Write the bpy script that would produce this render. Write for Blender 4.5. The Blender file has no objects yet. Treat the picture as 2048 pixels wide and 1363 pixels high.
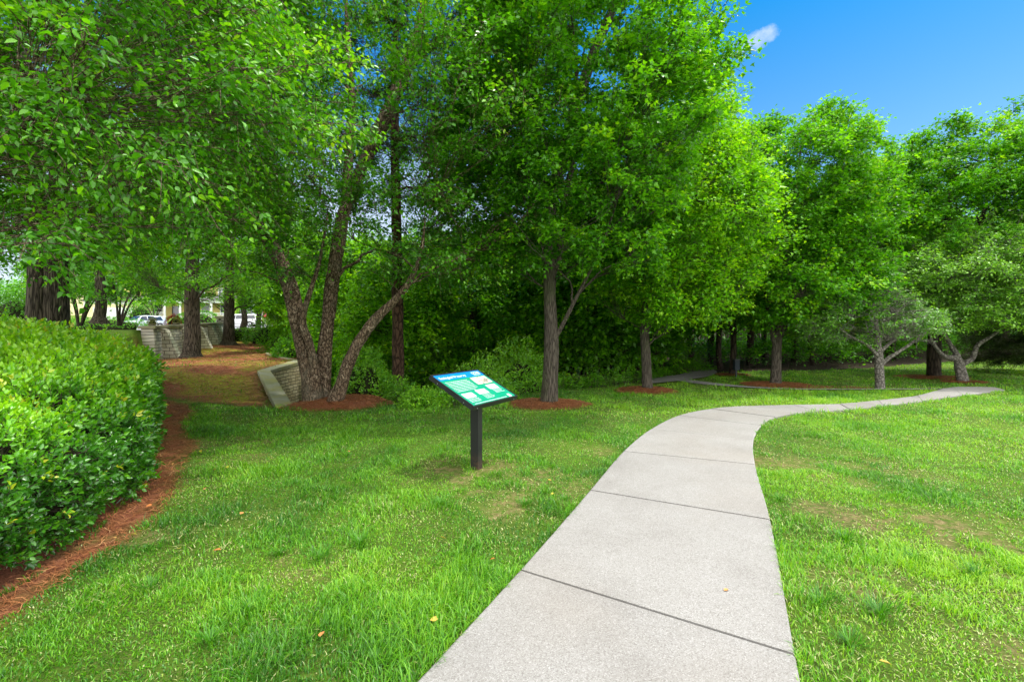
import bpy, bmesh, math, random
import numpy as np
from mathutils import Vector

# ------------------------------------------------------------------ camera, world, sun, exposure
sc = bpy.context.scene
COL = sc.collection
cam_d = bpy.data.cameras.new("camera")
cam_d.lens = 16.0
cam_d.sensor_width = 36.0
cam_d.shift_y = -21.5 / 2048
cam_d.clip_start = 0.05
cam_d.clip_end = 3000
cam = bpy.data.objects.new("camera", cam_d)
cam.location = (0, 0, 1.6)
cam.rotation_euler = (math.radians(90), 0, 0)
COL.objects.link(cam)
sc.camera = cam

SUN_EL = math.radians(67)
SUN_AZ = math.radians(84)           # clockwise from +Y (the view direction) towards +X
sun_dir = Vector((math.sin(SUN_AZ) * math.cos(SUN_EL), math.cos(SUN_AZ) * math.cos(SUN_EL), math.sin(SUN_EL)))
sl = bpy.data.lights.new("sun", 'SUN')
sl.energy = 2.4
sl.angle = math.radians(2.0)
sl.color = (1.0, 0.96, 0.89)
so = bpy.data.objects.new("sun", sl)
so.rotation_euler = sun_dir.to_track_quat('Z', 'Y').to_euler()
so.location = (20, 5, 40)
COL.objects.link(so)

w = bpy.data.worlds.new("World")
sc.world = w
w.use_nodes = True
nt = w.node_tree
nt.nodes.clear()
wo = nt.nodes.new('ShaderNodeOutputWorld')
bg = nt.nodes.new('ShaderNodeBackground')
sky = nt.nodes.new('ShaderNodeTexSky')
sky.sky_type = 'NISHITA'
sky.sun_disc = False
sky.sun_elevation = SUN_EL
sky.sun_rotation = SUN_AZ
sky.air_density = 1.0
sky.dust_density = 0.6
sky.ozone_density = 2.5
bg.inputs['Strength'].default_value = 0.15
hs = nt.nodes.new('ShaderNodeHueSaturation')
hs.inputs['Saturation'].default_value = 1.0
nt.links.new(sky.outputs[0], hs.inputs['Color'])
# one small wisp of cloud high in the sky, and a bright thin haze of cloud low down
tc = nt.nodes.new('ShaderNodeTexCoord')
def wn(t, **kw):
    n = nt.nodes.new(t)
    for k, v in kw.items():
        setattr(n, k, v)
    return n
cd = Vector(((1512 - 1024) / 910, 1.0, (660 - 82) / 910)).normalized()
cu = Vector((1.0, 0.0, 0.42)).normalized()
cu = (cu - cu.dot(cd) * cd).normalized()
cv = cd.cross(cu).normalized()
def dotn(vec, src):
    n = wn('ShaderNodeVectorMath', operation='DOT_PRODUCT')
    n.inputs[1].default_value = vec
    nt.links.new(src, n.inputs[0])
    return n.outputs['Value']
def mth(op, a, b=None, c=None, clamp=False):
    n = wn('ShaderNodeMath', operation=op)
    n.use_clamp = clamp
    for i, q in enumerate((a, b, c)):
        if q is None:
            continue
        if isinstance(q, (int, float)):
            n.inputs[i].default_value = q
        else:
            nt.links.new(q, n.inputs[i])
    return n.outputs[0]
src = tc.outputs['Generated']
nz = wn('ShaderNodeTexNoise')
nz.inputs['Scale'].default_value = 16
nz.inputs['Detail'].default_value = 7
nz.inputs['Roughness'].default_value = 0.65
nt.links.new(src, nz.inputs['Vector'])
uu = mth('DIVIDE', dotn(cu, src), 0.056)
vv = mth('DIVIDE', dotn(cv, src), 0.018)
rr = mth('ADD', mth('MULTIPLY', uu, uu), mth('MULTIPLY', vv, vv))
rr = mth('ADD', rr, mth('MULTIPLY', mth('SUBTRACT', nz.outputs['Fac'], 0.42), 4.5))
wisp = mth('MULTIPLY', mth('SUBTRACT', 1.0, rr, clamp=True), 0.62, clamp=True)
front = mth('GREATER_THAN', dotn(cd, src), 0.5)
wisp = mth('MULTIPLY', wisp, front)
sep = wn('ShaderNodeSeparateXYZ')
nt.links.new(src, sep.inputs[0])
nz2 = wn('ShaderNodeTexNoise')
nz2.inputs['Scale'].default_value = 2.2
nz2.inputs['Detail'].default_value = 6
nt.links.new(src, nz2.inputs['Vector'])
tint = wn('ShaderNodeMix', data_type='RGBA')
nt.links.new(mth('MULTIPLY', mth('SUBTRACT', sep.outputs['Z'], 0.12), 2.4, clamp=True), tint.inputs['Factor'])
tint.inputs[6].default_value = (0.72, 0.80, 0.78, 1)
tint.inputs[7].default_value = (0.075, 0.62, 0.90, 1)
mul = wn('ShaderNodeMix', data_type='RGBA', blend_type='MULTIPLY')
mul.inputs[0].default_value = 1.0
nt.links.new(hs.outputs[0], mul.inputs[6])
nt.links.new(tint.outputs[2], mul.inputs[7])
# broken white cloud low on the left; unseen cloud overhead and behind the camera added as fill light
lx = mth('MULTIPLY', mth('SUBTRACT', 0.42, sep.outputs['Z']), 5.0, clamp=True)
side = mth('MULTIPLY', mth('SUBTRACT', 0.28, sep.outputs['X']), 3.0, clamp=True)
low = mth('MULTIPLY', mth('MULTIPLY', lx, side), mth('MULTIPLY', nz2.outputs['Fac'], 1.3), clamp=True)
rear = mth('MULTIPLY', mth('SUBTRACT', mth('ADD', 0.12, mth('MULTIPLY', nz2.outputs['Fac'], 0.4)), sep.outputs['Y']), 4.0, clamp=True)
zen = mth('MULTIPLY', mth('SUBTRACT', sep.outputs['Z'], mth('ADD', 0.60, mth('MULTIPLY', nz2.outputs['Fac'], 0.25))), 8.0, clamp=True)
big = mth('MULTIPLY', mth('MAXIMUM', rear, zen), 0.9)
small = mth('MAXIMUM', wisp, low)
m1 = wn('ShaderNodeMix', data_type='RGBA')
nt.links.new(small, m1.inputs['Factor'])
nt.links.new(mul.outputs[2], m1.inputs[6])
m1.inputs[7].default_value = (4.2, 4.6, 5.4, 1)
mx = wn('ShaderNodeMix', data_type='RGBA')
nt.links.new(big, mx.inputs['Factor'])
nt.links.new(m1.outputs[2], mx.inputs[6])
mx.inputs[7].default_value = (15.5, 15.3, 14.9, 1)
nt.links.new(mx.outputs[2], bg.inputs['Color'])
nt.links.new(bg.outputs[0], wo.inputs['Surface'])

sc.view_settings.view_transform = 'Standard'
sc.view_settings.look = 'None'
sc.view_settings.gamma = 1.0
sc.view_settings.exposure = 0.66
sc.render.engine = 'CYCLES'
sc.cycles.max_bounces = 9
sc.cycles.diffuse_bounces = 6
sc.cycles.glossy_bounces = 2
sc.cycles.transmission_bounces = 5
sc.cycles.transparent_max_bounces = 4
sc.cycles.use_denoising = True
sc.cycles.sample_clamp_indirect = 6.0
sc.cycles.caustics_reflective = False
sc.cycles.caustics_refractive = False

# ------------------------------------------------------------------ helpers
F = 910.0
def P(px, py, D):
    """a point of the place seen at that pixel of the photograph, D metres ahead"""
    return np.array([(px - 1024) * D / F, D, 1.6 + (660 - py) * D / F])
def G(px, py):
    """the point on level ground z = 0"""
    D = 1.6 * F / (py - 660)
    return ((px - 1024) * D / F, D)

def hash3(ix, iy, iz, seed):
    n = (ix * 374761393 + iy * 668265263 + iz * 2147483647 + seed * 1274126177) & 0xFFFFFFFF
    n = ((n ^ (n >> 13)) * 1274126177) & 0xFFFFFFFF
    n = (n ^ (n >> 16)) & 0xFFFFFFFF
    return n / 4294967295.0
def vnoise(p, scale=1.0, seed=0):
    p = np.asarray(p, float) * scale
    if p.shape[1] == 2:
        p = np.column_stack([p, np.zeros(len(p))])
    i = np.floor(p).astype(np.int64)
    f = p - i
    f = f * f * (3 - 2 * f)
    r = 0
    for dx in (0, 1):
        wx = f[:, 0] if dx else 1 - f[:, 0]
        for dy in (0, 1):
            wy = f[:, 1] if dy else 1 - f[:, 1]
            for dz in (0, 1):
                wz = f[:, 2] if dz else 1 - f[:, 2]
                r = r + wx * wy * wz * hash3(i[:, 0] + dx, i[:, 1] + dy, i[:, 2] + dz, seed)
    return r
def fbm(p, scale=1.0, seed=0, n=3):
    a, r, t = 1.0, 0, 0
    for k in range(n):
        r = r + a * vnoise(p, scale * 2 ** k, seed + k)
        t += a
        a *= 0.5
    return r / t
def smooth(a, b, x):
    t = np.clip((x - a) / (b - a), 0, 1)
    return t * t * (3 - 2 * t)
def unit(v):
    return v / np.maximum(np.linalg.norm(v, axis=-1, keepdims=True), 1e-9)
def inpoly(pts, poly):
    x, y = pts[:, 0], pts[:, 1]
    inside = np.zeros(len(pts), bool)
    n = len(poly)
    for i in range(n):
        x0, y0 = poly[i]
        x1, y1 = poly[(i + 1) % n]
        if y0 == y1:
            continue
        c = ((y0 > y) != (y1 > y)) & (x < (x1 - x0) * (y - y0) / (y1 - y0) + x0)
        inside ^= c
    return inside
def segdist(pts, poly, closed=True):
    d = np.full(len(pts), 1e9)
    n = len(poly)
    for i in range(n if closed else n - 1):
        a = np.array(poly[i][:2], float)
        b = np.array(poly[(i + 1) % n][:2], float)
        ab = b - a
        t = np.clip(((pts[:, :2] - a) @ ab) / max(ab @ ab, 1e-9), 0, 1)
        q = a + t[:, None] * ab
        d = np.minimum(d, np.hypot(pts[:, 0] - q[:, 0], pts[:, 1] - q[:, 1]))
    return d
def sdpoly(pts, poly):
    """distance to the outline, positive inside"""
    d = segdist(pts, poly)
    return np.where(inpoly(pts, poly), d, -d)
def catmull(pts, n=8):
    pts = np.asarray(pts, float)
    p = np.vstack([2 * pts[0] - pts[1], pts, 2 * pts[-1] - pts[-2]])
    out = []
    for i in range(1, len(p) - 2):
        for k in range(n):
            t = k / n
            out.append(0.5 * ((2 * p[i]) + (-p[i - 1] + p[i + 1]) * t + (2 * p[i - 1] - 5 * p[i] + 4 * p[i + 1] - p[i + 2]) * t * t
                              + (-p[i - 1] + 3 * p[i] - 3 * p[i + 1] + p[i + 2]) * t ** 3))
    out.append(pts[-1])
    return np.array(out)

def tag(o, label=None, cat=None, group=None, kind=None):
    if label: o["label"] = label
    if cat: o["category"] = cat
    if group: o["group"] = group
    if kind: o["kind"] = kind
    return o
def empty(name, loc, label, cat, group=None):
    o = bpy.data.objects.new(name, None)
    o.location = loc
    o.empty_display_size = 0.2
    COL.objects.link(o)
    return tag(o, label, cat, group)
def link(name, me, mat=None, parent=None, smooth_=False):
    o = bpy.data.objects.new(name, me)
    if mat is not None:
        for m in (mat if isinstance(mat, (list, tuple)) else [mat]):
            me.materials.append(m)
    COL.objects.link(o)
    if parent is not None:
        o.parent = parent
        # geometry is written in world coordinates: cancel the parent's placement
        o.location = -Vector(parent.location) if parent.parent is None else (0, 0, 0)
    if smooth_:
        me.polygons.foreach_set('use_smooth', np.ones(len(me.polygons), bool))
    return o
def mesh_np(name, V, loops, starts, attrs=None, matidx=None, smooth_=False):
    me = bpy.data.meshes.new(name)
    V = np.ascontiguousarray(V, np.float32)
    me.vertices.add(len(V))
    me.vertices.foreach_set('co', V.ravel())
    me.loops.add(len(loops))
    me.loops.foreach_set('vertex_index', np.ascontiguousarray(loops, np.int32))
    me.polygons.add(len(starts))
    me.polygons.foreach_set('loop_start', np.ascontiguousarray(starts, np.int32))
    if smooth_:
        me.polygons.foreach_set('use_smooth', np.ones(len(starts), bool))
    if matidx is not None:
        me.polygons.foreach_set('material_index', np.ascontiguousarray(matidx, np.int32))
    me.update(calc_edges=True)
    if attrs:
        for k, (dom, a) in attrs.items():
            at = me.attributes.new(k, 'FLOAT', dom)
            at.data.foreach_set('value', np.ascontiguousarray(a, np.float32))
    return me
def bm_mesh(name, bm):
    me = bpy.data.meshes.new(name)
    bmesh.ops.recalc_face_normals(bm, faces=bm.faces)
    bm.to_mesh(me)
    bm.free()
    return me
def box(bm, c, s, rz=0.0, bevel=0.0, mi=0):
    """box centred at c with full sizes s"""
    r = bmesh.ops.create_cube(bm, size=1.0)
    vs = r['verts']
    ca, sa = math.cos(rz), math.sin(rz)
    for v in vs:
        x, y, z = v.co.x * s[0], v.co.y * s[1], v.co.z * s[2]
        v.co = (c[0] + x * ca - y * sa, c[1] + x * sa + y * ca, c[2] + z)
    fs = set(f for v in vs for f in v.link_faces)
    for f in fs:
        f.material_index = mi
    if bevel > 0:
        es = list(set(e for v in vs for e in v.link_edges))
        bmesh.ops.bevel(bm, geom=es, offset=bevel, segments=2, affect='EDGES', clamp_overlap=True)
    return vs
def cyl(bm, a, b, r0, r1=None, seg=12, mi=0, caps=True):
    a, b = Vector(a), Vector(b)
    r1 = r0 if r1 is None else r1
    d = (b - a)
    q = d.to_track_quat('Z', 'Y')
    ra, rb = [], []
    for i in range(seg):
        t = 2 * math.pi * i / seg
        o = Vector((math.cos(t), math.sin(t), 0))
        ra.append(bm.verts.new(a + q @ (o * r0)))
        rb.append(bm.verts.new(b + q @ (o * r1)))
    for i in range(seg):
        j = (i + 1) % seg
        f = bm.faces.new((ra[i], ra[j], rb[j], rb[i]))
        f.material_index = mi
        f.smooth = True
    if caps:
        bm.faces.new(ra[::-1]).material_index = mi
        bm.faces.new(rb).material_index = mi
def quad(bm, pts, mi=0):
    f = bm.faces.new([bm.verts.new(p) for p in pts])
    f.material_index = mi
    return f

# ------------------------------------------------------------------ materials
def new_mat(name):
    m = bpy.data.materials.new(name)
    m.use_nodes = True
    m.node_tree.nodes.clear()
    t = m.node_tree
    return m, t, t.nodes.new('ShaderNodeOutputMaterial')
def nd(t, typ, ins=None, **kw):
    n = t.nodes.new(typ)
    for k, v in kw.items():
        setattr(n, k, v)
    for k, v in (ins or {}).items():
        if isinstance(v, bpy.types.NodeSocket):
            t.links.new(v, n.inputs[k])
        else:
            n.inputs[k].default_value = v
    return n
def ramp(t, fac, stops):
    n = t.nodes.new('ShaderNodeValToRGB')
    e = n.color_ramp.elements
    e[0].position, e[0].color = stops[0][0], (*stops[0][1], 1)
    e[1].position, e[1].color = stops[-1][0], (*stops[-1][1], 1)
    for p, c in stops[1:-1]:
        x = e.new(p)
        x.color = (*c, 1)
    t.links.new(fac, n.inputs[0])
    return n.outputs[0]
def mixc(t, fac, a, b, mode='MIX'):
    n = t.nodes.new('ShaderNodeMix')
    n.data_type = 'RGBA'
    n.blend_type = mode
    for i, q in ((0, fac), (6, a), (7, b)):
        if isinstance(q, bpy.types.NodeSocket):
            t.links.new(q, n.inputs[i])
        elif isinstance(q, (int, float)):
            n.inputs[i].default_value = q
        else:
            n.inputs[i].default_value = (*q, 1)
    return n.outputs[2]
def noise(t, scale, detail=4, rough=0.6, vec=None, dist=0.0):
    n = nd(t, 'ShaderNodeTexNoise', {'Scale': scale, 'Detail': detail, 'Roughness': rough, 'Distortion': dist})
    if vec is not None:
        t.links.new(vec, n.inputs['Vector'])
    return n.outputs['Fac']
def objvec(t, sx=1, sy=1, sz=1, rz=0.0):
    c = t.nodes.new('ShaderNodeTexCoord')
    m = nd(t, 'ShaderNodeMapping', {'Scale': (sx, sy, sz), 'Rotation': (0, 0, rz)})
    t.links.new(c.outputs['Object'], m.inputs['Vector'])
    return m.outputs[0]
def bump(t, h, strength=0.5, dist=0.02):
    n = nd(t, 'ShaderNodeBump', {'Strength': strength, 'Distance': dist, 'Height': h})
    return n.outputs[0]
def pbsdf(t, out, **ins):
    n = nd(t, 'ShaderNodeBsdfPrincipled', ins)
    t.links.new(n.outputs[0], out.inputs['Surface'])
    return n
def solid(name, col, rough=0.6, metal=0.0, spec=0.5, coat=0.0):
    """paint or plain material with slight unevenness of tone and sheen"""
    m, t, o = new_mat(name)
    v = objvec(t)
    n = noise(t, 7, 5, 0.6, v)
    c = ramp(t, n, [(0.25, tuple(x * 0.86 for x in col)), (0.75, tuple(min(1, x * 1.1) for x in col))])
    r = nd(t, 'ShaderNodeMapRange', {'Value': n, 'To Min': max(0.02, rough - 0.08), 'To Max': min(1, rough + 0.08)})
    pbsdf(t, o, **{'Base Color': c, 'Roughness': r.outputs[0], 'Metallic': metal, 'Specular IOR Level': spec, 'Coat Weight': coat})
    return m
def leaf_mat(name, stops, trans=0.42, tmul=(1.35, 1.25, 0.55), gloss=0.5, rough=0.38, lift=(1.42, 1.46, 0.9)):
    """leaf: diffuse plus light let through, thin waxy sheen; tone is a fixed property of each leaf"""
    m, t, o = new_mat(name)
    a = nd(t, 'ShaderNodeAttribute', attribute_name='tone')
    stops = [(p_, tuple(min(.8, x * y) for x, y in zip(c_, lift))) for p_, c_ in stops]
    c = ramp(t, a.outputs['Fac'], stops)
    tc_ = mixc(t, 1.0, c, tmul, 'MULTIPLY')
    d = nd(t, 'ShaderNodeBsdfDiffuse', {'Color': c})
    tr = nd(t, 'ShaderNodeBsdfTranslucent', {'Color': tc_})
    ms = nd(t, 'ShaderNodeMixShader', {0: trans})
    t.links.new(d.outputs[0], ms.inputs[1])
    t.links.new(tr.outputs[0], ms.inputs[2])
    g = nd(t, 'ShaderNodeBsdfGlossy', {'Roughness': rough, 'Color': (1, 1, 1, 1)})
    fc = nd(t, 'ShaderNodeLayerWeight', {'Blend': 0.5})
    f5 = nd(t, 'ShaderNodeMath', {0: fc.outputs['Facing'], 1: 4.0}, operation='POWER')
    fr = nd(t, 'ShaderNodeMath', {0: f5.outputs[0], 1: 0.45, 2: 0.035}, operation='MULTIPLY_ADD')
    fm = nd(t, 'ShaderNodeMath', {0: fr.outputs[0], 1: gloss}, operation='MULTIPLY')
    m2 = nd(t, 'ShaderNodeMixShader', {0: fm.outputs[0]})
    t.links.new(ms.outputs[0], m2.inputs[1])
    t.links.new(g.outputs[0], m2.inputs[2])
    t.links.new(m2.outputs[0], o.inputs['Surface'])
    return m
def bark_mat(name, dark, light, scale=1.0, stretch=0.16, flake=None, moss=None):
    m, t, o = new_mat(name)
    v = objvec(t, 14 * scale, 14 * scale, 14 * scale * stretch)
    vo = nd(t, 'ShaderNodeTexVoronoi', {'Scale': 1.0, 'Randomness': 1.0}, feature='DISTANCE_TO_EDGE')
    wv = nd(t, 'ShaderNodeVectorMath', {0: v}, operation='ADD')
    nn = nd(t, 'ShaderNodeTexNoise', {'Scale': 1.3, 'Detail': 4.0})
    t.links.new(v, nn.inputs['Vector'])
    t.links.new(nn.outputs['Color'], wv.inputs[1])
    t.links.new(wv.outputs[0], vo.inputs['Vector'])
    n2 = noise(t, 3.0, 6, 0.7, v)
    crack = nd(t, 'ShaderNodeMapRange', {'Value': vo.outputs['Distance'], 'From Max': 0.22})
    h = nd(t, 'ShaderNodeMath', {0: crack.outputs[0], 1: n2}, operation='MULTIPLY')
    c = ramp(t, h.outputs[0], [(0.05, dark), (0.35, tuple((a + b) / 2 for a, b in zip(dark, light))), (0.75, light)])
    if flake:
        vf = objvec(t, 9, 9, 5)
        f = noise(t, 1.4, 7, 0.72, vf, 1.5)
        fm = nd(t, 'ShaderNodeMapRange', {'Value': f, 'From Min': 0.56, 'From Max': 0.62})
        c = mixc(t, fm.outputs[0], c, flake)
    if moss:
        mv = objvec(t, 1.3, 1.3, 0.8)
        f = noise(t, 1.5, 5, 0.7, mv)
        fm = nd(t, 'ShaderNodeMapRange', {'Value': f, 'From Min': 0.52, 'From Max': 0.66, 'To Max': 0.6})
        c = mixc(t, fm.outputs[0], c, moss)
    pbsdf(t, o, **{'Base Color': c, 'Roughness': 0.9, 'Specular IOR Level': 0.2, 'Normal': bump(t, h.outputs[0], 1.0, 0.03)})
    return m

M = {}
LG = [(0.0, (0.024, 0.100, 0.004)), (0.45, (0.058, 0.215, 0.006)), (0.8, (0.13, 0.34, 0.008)), (1.0, (0.24, 0.42, 0.012))]
M['maple_leaf'] = leaf_mat('maple_leaf', LG, 0.55, gloss=0.5)
M['bright_leaf'] = leaf_mat('bright_leaf', [(0.0, (0.045, 0.16, 0.005)), (0.5, (0.12, 0.33, 0.007)), (1.0, (0.30, 0.50, 0.012))], 0.54, gloss=0.5)
M['birch_leaf'] = leaf_mat('birch_leaf', [(0.0, (0.026, 0.110, 0.006)), (0.5, (0.065, 0.235, 0.008)), (0.9, (0.16, 0.38, 0.012)), (1.0, (0.25, 0.42, 0.02))], 0.5, gloss=0.9, rough=0.36)
M['dark_leaf'] = leaf_mat('dark_leaf', [(0.0, (0.034, 0.12, 0.006)), (0.6, (0.085, 0.26, 0.008)), (1.0, (0.19, 0.41, 0.012))], 0.52, gloss=0.5)
M['cherry_leaf'] = leaf_mat('cherry_leaf', [(0.0, (0.035, 0.11, 0.018)), (0.55, (0.085, 0.23, 0.025)), (1.0, (0.18, 0.37, 0.035))], 0.42, gloss=1.1, rough=0.36)
M['hedge_leaf'] = leaf_mat('hedge_leaf', [(0.0, (0.014, 0.075, 0.010)), (0.4, (0.040, 0.17, 0.010)), (0.7, (0.12, 0.34, 0.010)), (0.93, (0.24, 0.46, 0.014)), (1.0, (0.40, 0.38, 0.03))], 0.42, gloss=1.3, rough=0.34)
M['shrub_leaf'] = leaf_mat('shrub_leaf', [(0.0, (0.04, 0.14, 0.010)), (0.5, (0.10, 0.28, 0.014)), (1.0, (0.22, 0.42, 0.025))], 0.45, gloss=0.9)
M['pine_needle'] = leaf_mat('pine_needle', [(0.0, (0.012, 0.03, 0.010)), (1.0, (0.045, 0.08, 0.02))], 0.2, gloss=0.3)
M['grass_blade'] = leaf_mat('grass_blade', [(0.0, (0.030, 0.120, 0.006)), (0.3, (0.080, 0.25, 0.008)), (0.6, (0.170, 0.38, 0.012)), (0.86, (0.30, 0.47, 0.03)), (0.9, (0.38, 0.38, 0.14)), (1.0, (0.56, 0.51, 0.30))], 0.44, gloss=0.7, rough=0.42, lift=(1.08, 1.19, 1.05))
M['straw_needle'] = leaf_mat('straw_needle', [(0.0, (0.13, 0.045, 0.018)), (0.5, (0.30, 0.115, 0.045)), (0.85, (0.42, 0.19, 0.08)), (1.0, (0.55, 0.36, 0.17))], 0.1, (1, 1, 1), gloss=0.4, lift=(1, 1, 1))
M['litter_leaf'] = leaf_mat('litter_leaf', [(0.0, (0.55, 0.17, 0.05)), (0.5, (0.6, 0.32, 0.12)), (1.0, (0.55, 0.5, 0.04))], 0.2, (1, 1, 1), gloss=0.4, lift=(1, 1, 1))
M['bark_grey'] = bark_mat('bark_grey', (0.035, 0.028, 0.022), (0.17, 0.145, 0.115), 2.4, .10, moss=(0.08, 0.095, 0.04))
M['bark_oak'] = bark_mat('bark_oak', (0.020, 0.015, 0.011), (0.19, 0.15, 0.115), 1.5, 0.09)
M['bark_birch'] = bark_mat('bark_birch', (0.035, 0.022, 0.013), (0.30, 0.21, 0.14), 1.5, 0.40, flake=(0.46, 0.36, 0.26), moss=(0.15, 0.14, 0.10))
M['bark_pine'] = bark_mat('bark_pine', (0.025, 0.014, 0.009), (0.15, 0.085, 0.055), 0.8, 0.35)
M['bark_cherry'] = bark_mat('bark_cherry', (0.09, 0.08, 0.07), (0.34, 0.31, 0.28), 0.9, 0.8)
M['bark_wood'] = bark_mat('bark_wood', (0.015, 0.011, 0.008), (0.085, 0.065, 0.045), 0.8, 0.2)
M['black_metal'] = solid('black_metal', (0.012, 0.013, 0.016), 0.42)
M['white_paint'] = solid('white_paint', (0.75, 0.76, 0.76), 0.5)
M['yellow_siding'] = solid('yellow_siding', (0.62, 0.50, 0.17), 0.7)
M['cream_siding'] = solid('cream_siding', (0.72, 0.63, 0.38), 0.7)
M['roof_shingle'] = solid('roof_shingle', (0.10, 0.095, 0.10), 0.85)
M['window_glass'] = solid('window_glass', (0.03, 0.045, 0.055), 0.12, spec=0.8)
M['car_silver'] = solid('car_silver', (0.55, 0.60, 0.66), 0.28, metal=0.35, coat=0.8)
M['car_white'] = solid('car_white', (0.80, 0.81, 0.82), 0.3, coat=0.8)
M['car_glass'] = solid('car_glass', (0.015, 0.02, 0.03), 0.06, spec=0.9)
M['tyre'] = solid('tyre', (0.018, 0.018, 0.018), 0.8)
M['rim_metal'] = solid('rim_metal', (0.45, 0.46, 0.48), 0.3, metal=0.9)
M['headlight'] = solid('headlight', (0.75, 0.78, 0.8), 0.1, spec=0.8)
M['stop_red'] = solid('stop_red', (0.50, 0.02, 0.03), 0.4)
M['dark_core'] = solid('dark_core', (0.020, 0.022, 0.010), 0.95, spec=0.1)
M['twig'] = solid('twig', (0.07, 0.05, 0.035), 0.85)
# ------------------------------------------------------------------ terrain
CP = [(x, y, 0) for x in (-2.5, 0, 4, 9, 14) for y in (-6, 0, 4, 8)]
CP += [(-4, 6, 0), (-4.9, 8.6, 0), (1, 11, 0), (4, 12.5, 0), (8, 14, 0), (14, 14, 0), (20, 12, 0), (20, 16, 0), (8, 18, 0), (16, 22, 0), (28, 26, .05),
       (40, 20, .2), (10, 40, .2), (35, 40, .7), (60, 60, 1.6), (0, 30, -.2), (-5, 30, 0), (0, 60, .5), (60, 10, .5), (0, -30, 0), (40, -20, 0), (-30, -20, 1),
       (-10.5, 14, .37), (-10.7, 17, .48), (-13.4, 19, .45), (-18.1, 29, .74), (-18.5, 33.5, .78), (-16, 33, .75), (-7.3, 13, .43), (-7.6, 16.2, .56), (-4.75, 9.3, 0), (-8, 10.3, .03),
       (-3.4, 2.5, 0), (-6, 3, .22), (-10, 5, .65), (-11, 9, .62), (-6, 0, .22), (-7.6, 9.8, .02), (-13, 14, .5), (-14.6, 18.5, .35), (-16.3, 22, .34), (-20.3, 32, .65),
       (-19.5, 39, 1.66), (-30, 50, 1.68), (-45, 56, 1.72), (-42, 70, 2.1), (-60, 85, 3.7), (-85, 85, 3.9), (-30, 80, 2.6), (-25, 24, 1.55), (-35, 34, 1.62), (-25, 10, 1.2), (-60, 30, 2.2), (-14, 36, 1.3), (-12, 28, .45), (-10, 22, .5)]
CP = np.array(CP, float)
def _U(d):
    return np.where(d > 1e-9, d * d * np.log(np.maximum(d, 1e-9)), 0)
_n = len(CP)
_d = np.hypot(CP[:, None, 0] - CP[None, :, 0], CP[:, None, 1] - CP[None, :, 1])
_A = np.zeros((_n + 3, _n + 3))
_A[:_n, :_n] = _U(_d) + np.eye(_n) * 0.15
_A[:_n, _n] = 1
_A[:_n, _n + 1:] = CP[:, :2]
_A[_n, :_n] = 1
_A[_n + 1:, :_n] = CP[:, :2].T
_w = np.linalg.solve(_A, np.concatenate([CP[:, 2], [0, 0, 0]]))
WALL_A, WALL_B = np.array((-14.7, 18.3)), np.array((-21.0, 33.0))          # the stone wall along the street
WDIR = (WALL_B - WALL_A) / np.linalg.norm(WALL_B - WALL_A)
WNRM = np.array((-WDIR[1], WDIR[0]))                                       # towards the street
RET = [(-4.68, 9.25), (-7.15, 13.0), (-7.2, 16.2)]                          # the retaining wall over the ravine
RAV = RET[::-1] + [(-3.4, 10.55), (-2.6, 9.7), (-1.7, 9.05), (-.4, 10.05), (.8, 11.9), (2.3, 12.6), (4, 13.9), (6, 16.2), (7.5, 20), (6, 27), (-2, 29), (-9, 26), (-9.5, 20)]
def height(p):
    p = np.asarray(p, float)[:, :2]
    out = np.zeros(len(p))
    for s in range(0, len(p), 20000):
        q = p[s:s + 20000]
        d = np.hypot(q[:, None, 0] - CP[None, :, 0], q[:, None, 1] - CP[None, :, 1])
        out[s:s + 20000] = _U(d) @ _w[:_n] + _w[_n] + q @ _w[_n + 1:]
    flat = (1 - smooth(9, 12, p[:, 1])) * smooth(-3.2, -2.0, p[:, 0]) * (1 - smooth(16, 25, p[:, 0]))
    out = out * (1 - flat)
    r = np.hypot(p[:, 0], p[:, 1])
    out = np.clip(out, -1.5, 9)
    far = smooth(95, 140, r)
    out = out * (1 - far) + far * 5.0
    # street side of the stone wall
    sd = (p - WALL_A) @ WNRM
    al = (p - WALL_A) @ WDIR
    m = smooth(-0.05, 0.25, sd) * smooth(-3.0, 0.0, al) * (1 - smooth(18, 21, al)) * (1 - smooth(14, 22, sd))
    out = out * (1 - m) + m * np.maximum(out, 1.6)
    # ravine
    inside = inpoly(p, RAV)
    dw = segdist(p, RET, closed=False)
    rest = RAV[2:] + [RAV[0]]
    dl = segdist(p, rest, closed=False)
    dep = np.where(inside, smooth(-.02, 0.07, dw) * smooth(0.0, 1.7, dl), 0)
    out = out - dep * (1.75 - 0.9 * smooth(15, 26, p[:, 1]))
    out = out + .20 * np.exp(-((p[:, 0] + 9.4) ** 2 / 3.2 + (p[:, 1] - 13.0) ** 2 / 3.0)) - .12 * np.exp(-((p[:, 0] + 7.6) ** 2 / .8 + (p[:, 1] - 12.2) ** 2 / 2.0)) * (~inside)
    # mulch mounds
    for (mx_, my_, mr, mh) in MOUNDS:
        d = np.hypot((p[:, 0] - mx_), (p[:, 1] - my_) * 1.3) / mr
        out = out + mh * np.clip(1 - d * d, 0, 1)
    # gentle unevenness, kept off the path
    out = out + 0.05 * (fbm(p, 0.55, 5, 2) - 0.5) * smooth(0.1, 1.2, -sdpoly(p, PATH_POLY))
    return out
MOUNDS = [(-3.75, 9.75, 1.25, .13), (.78, 9.75, .95, .09), (3.5, 11.9, .85, .10), (7.7, 13.3, 1.0, .06), (14.2, 15.4, 1.15, .05), (7.8, 16.1, .6, .05), (13.9, 14.0, .6, .03)]

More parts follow.
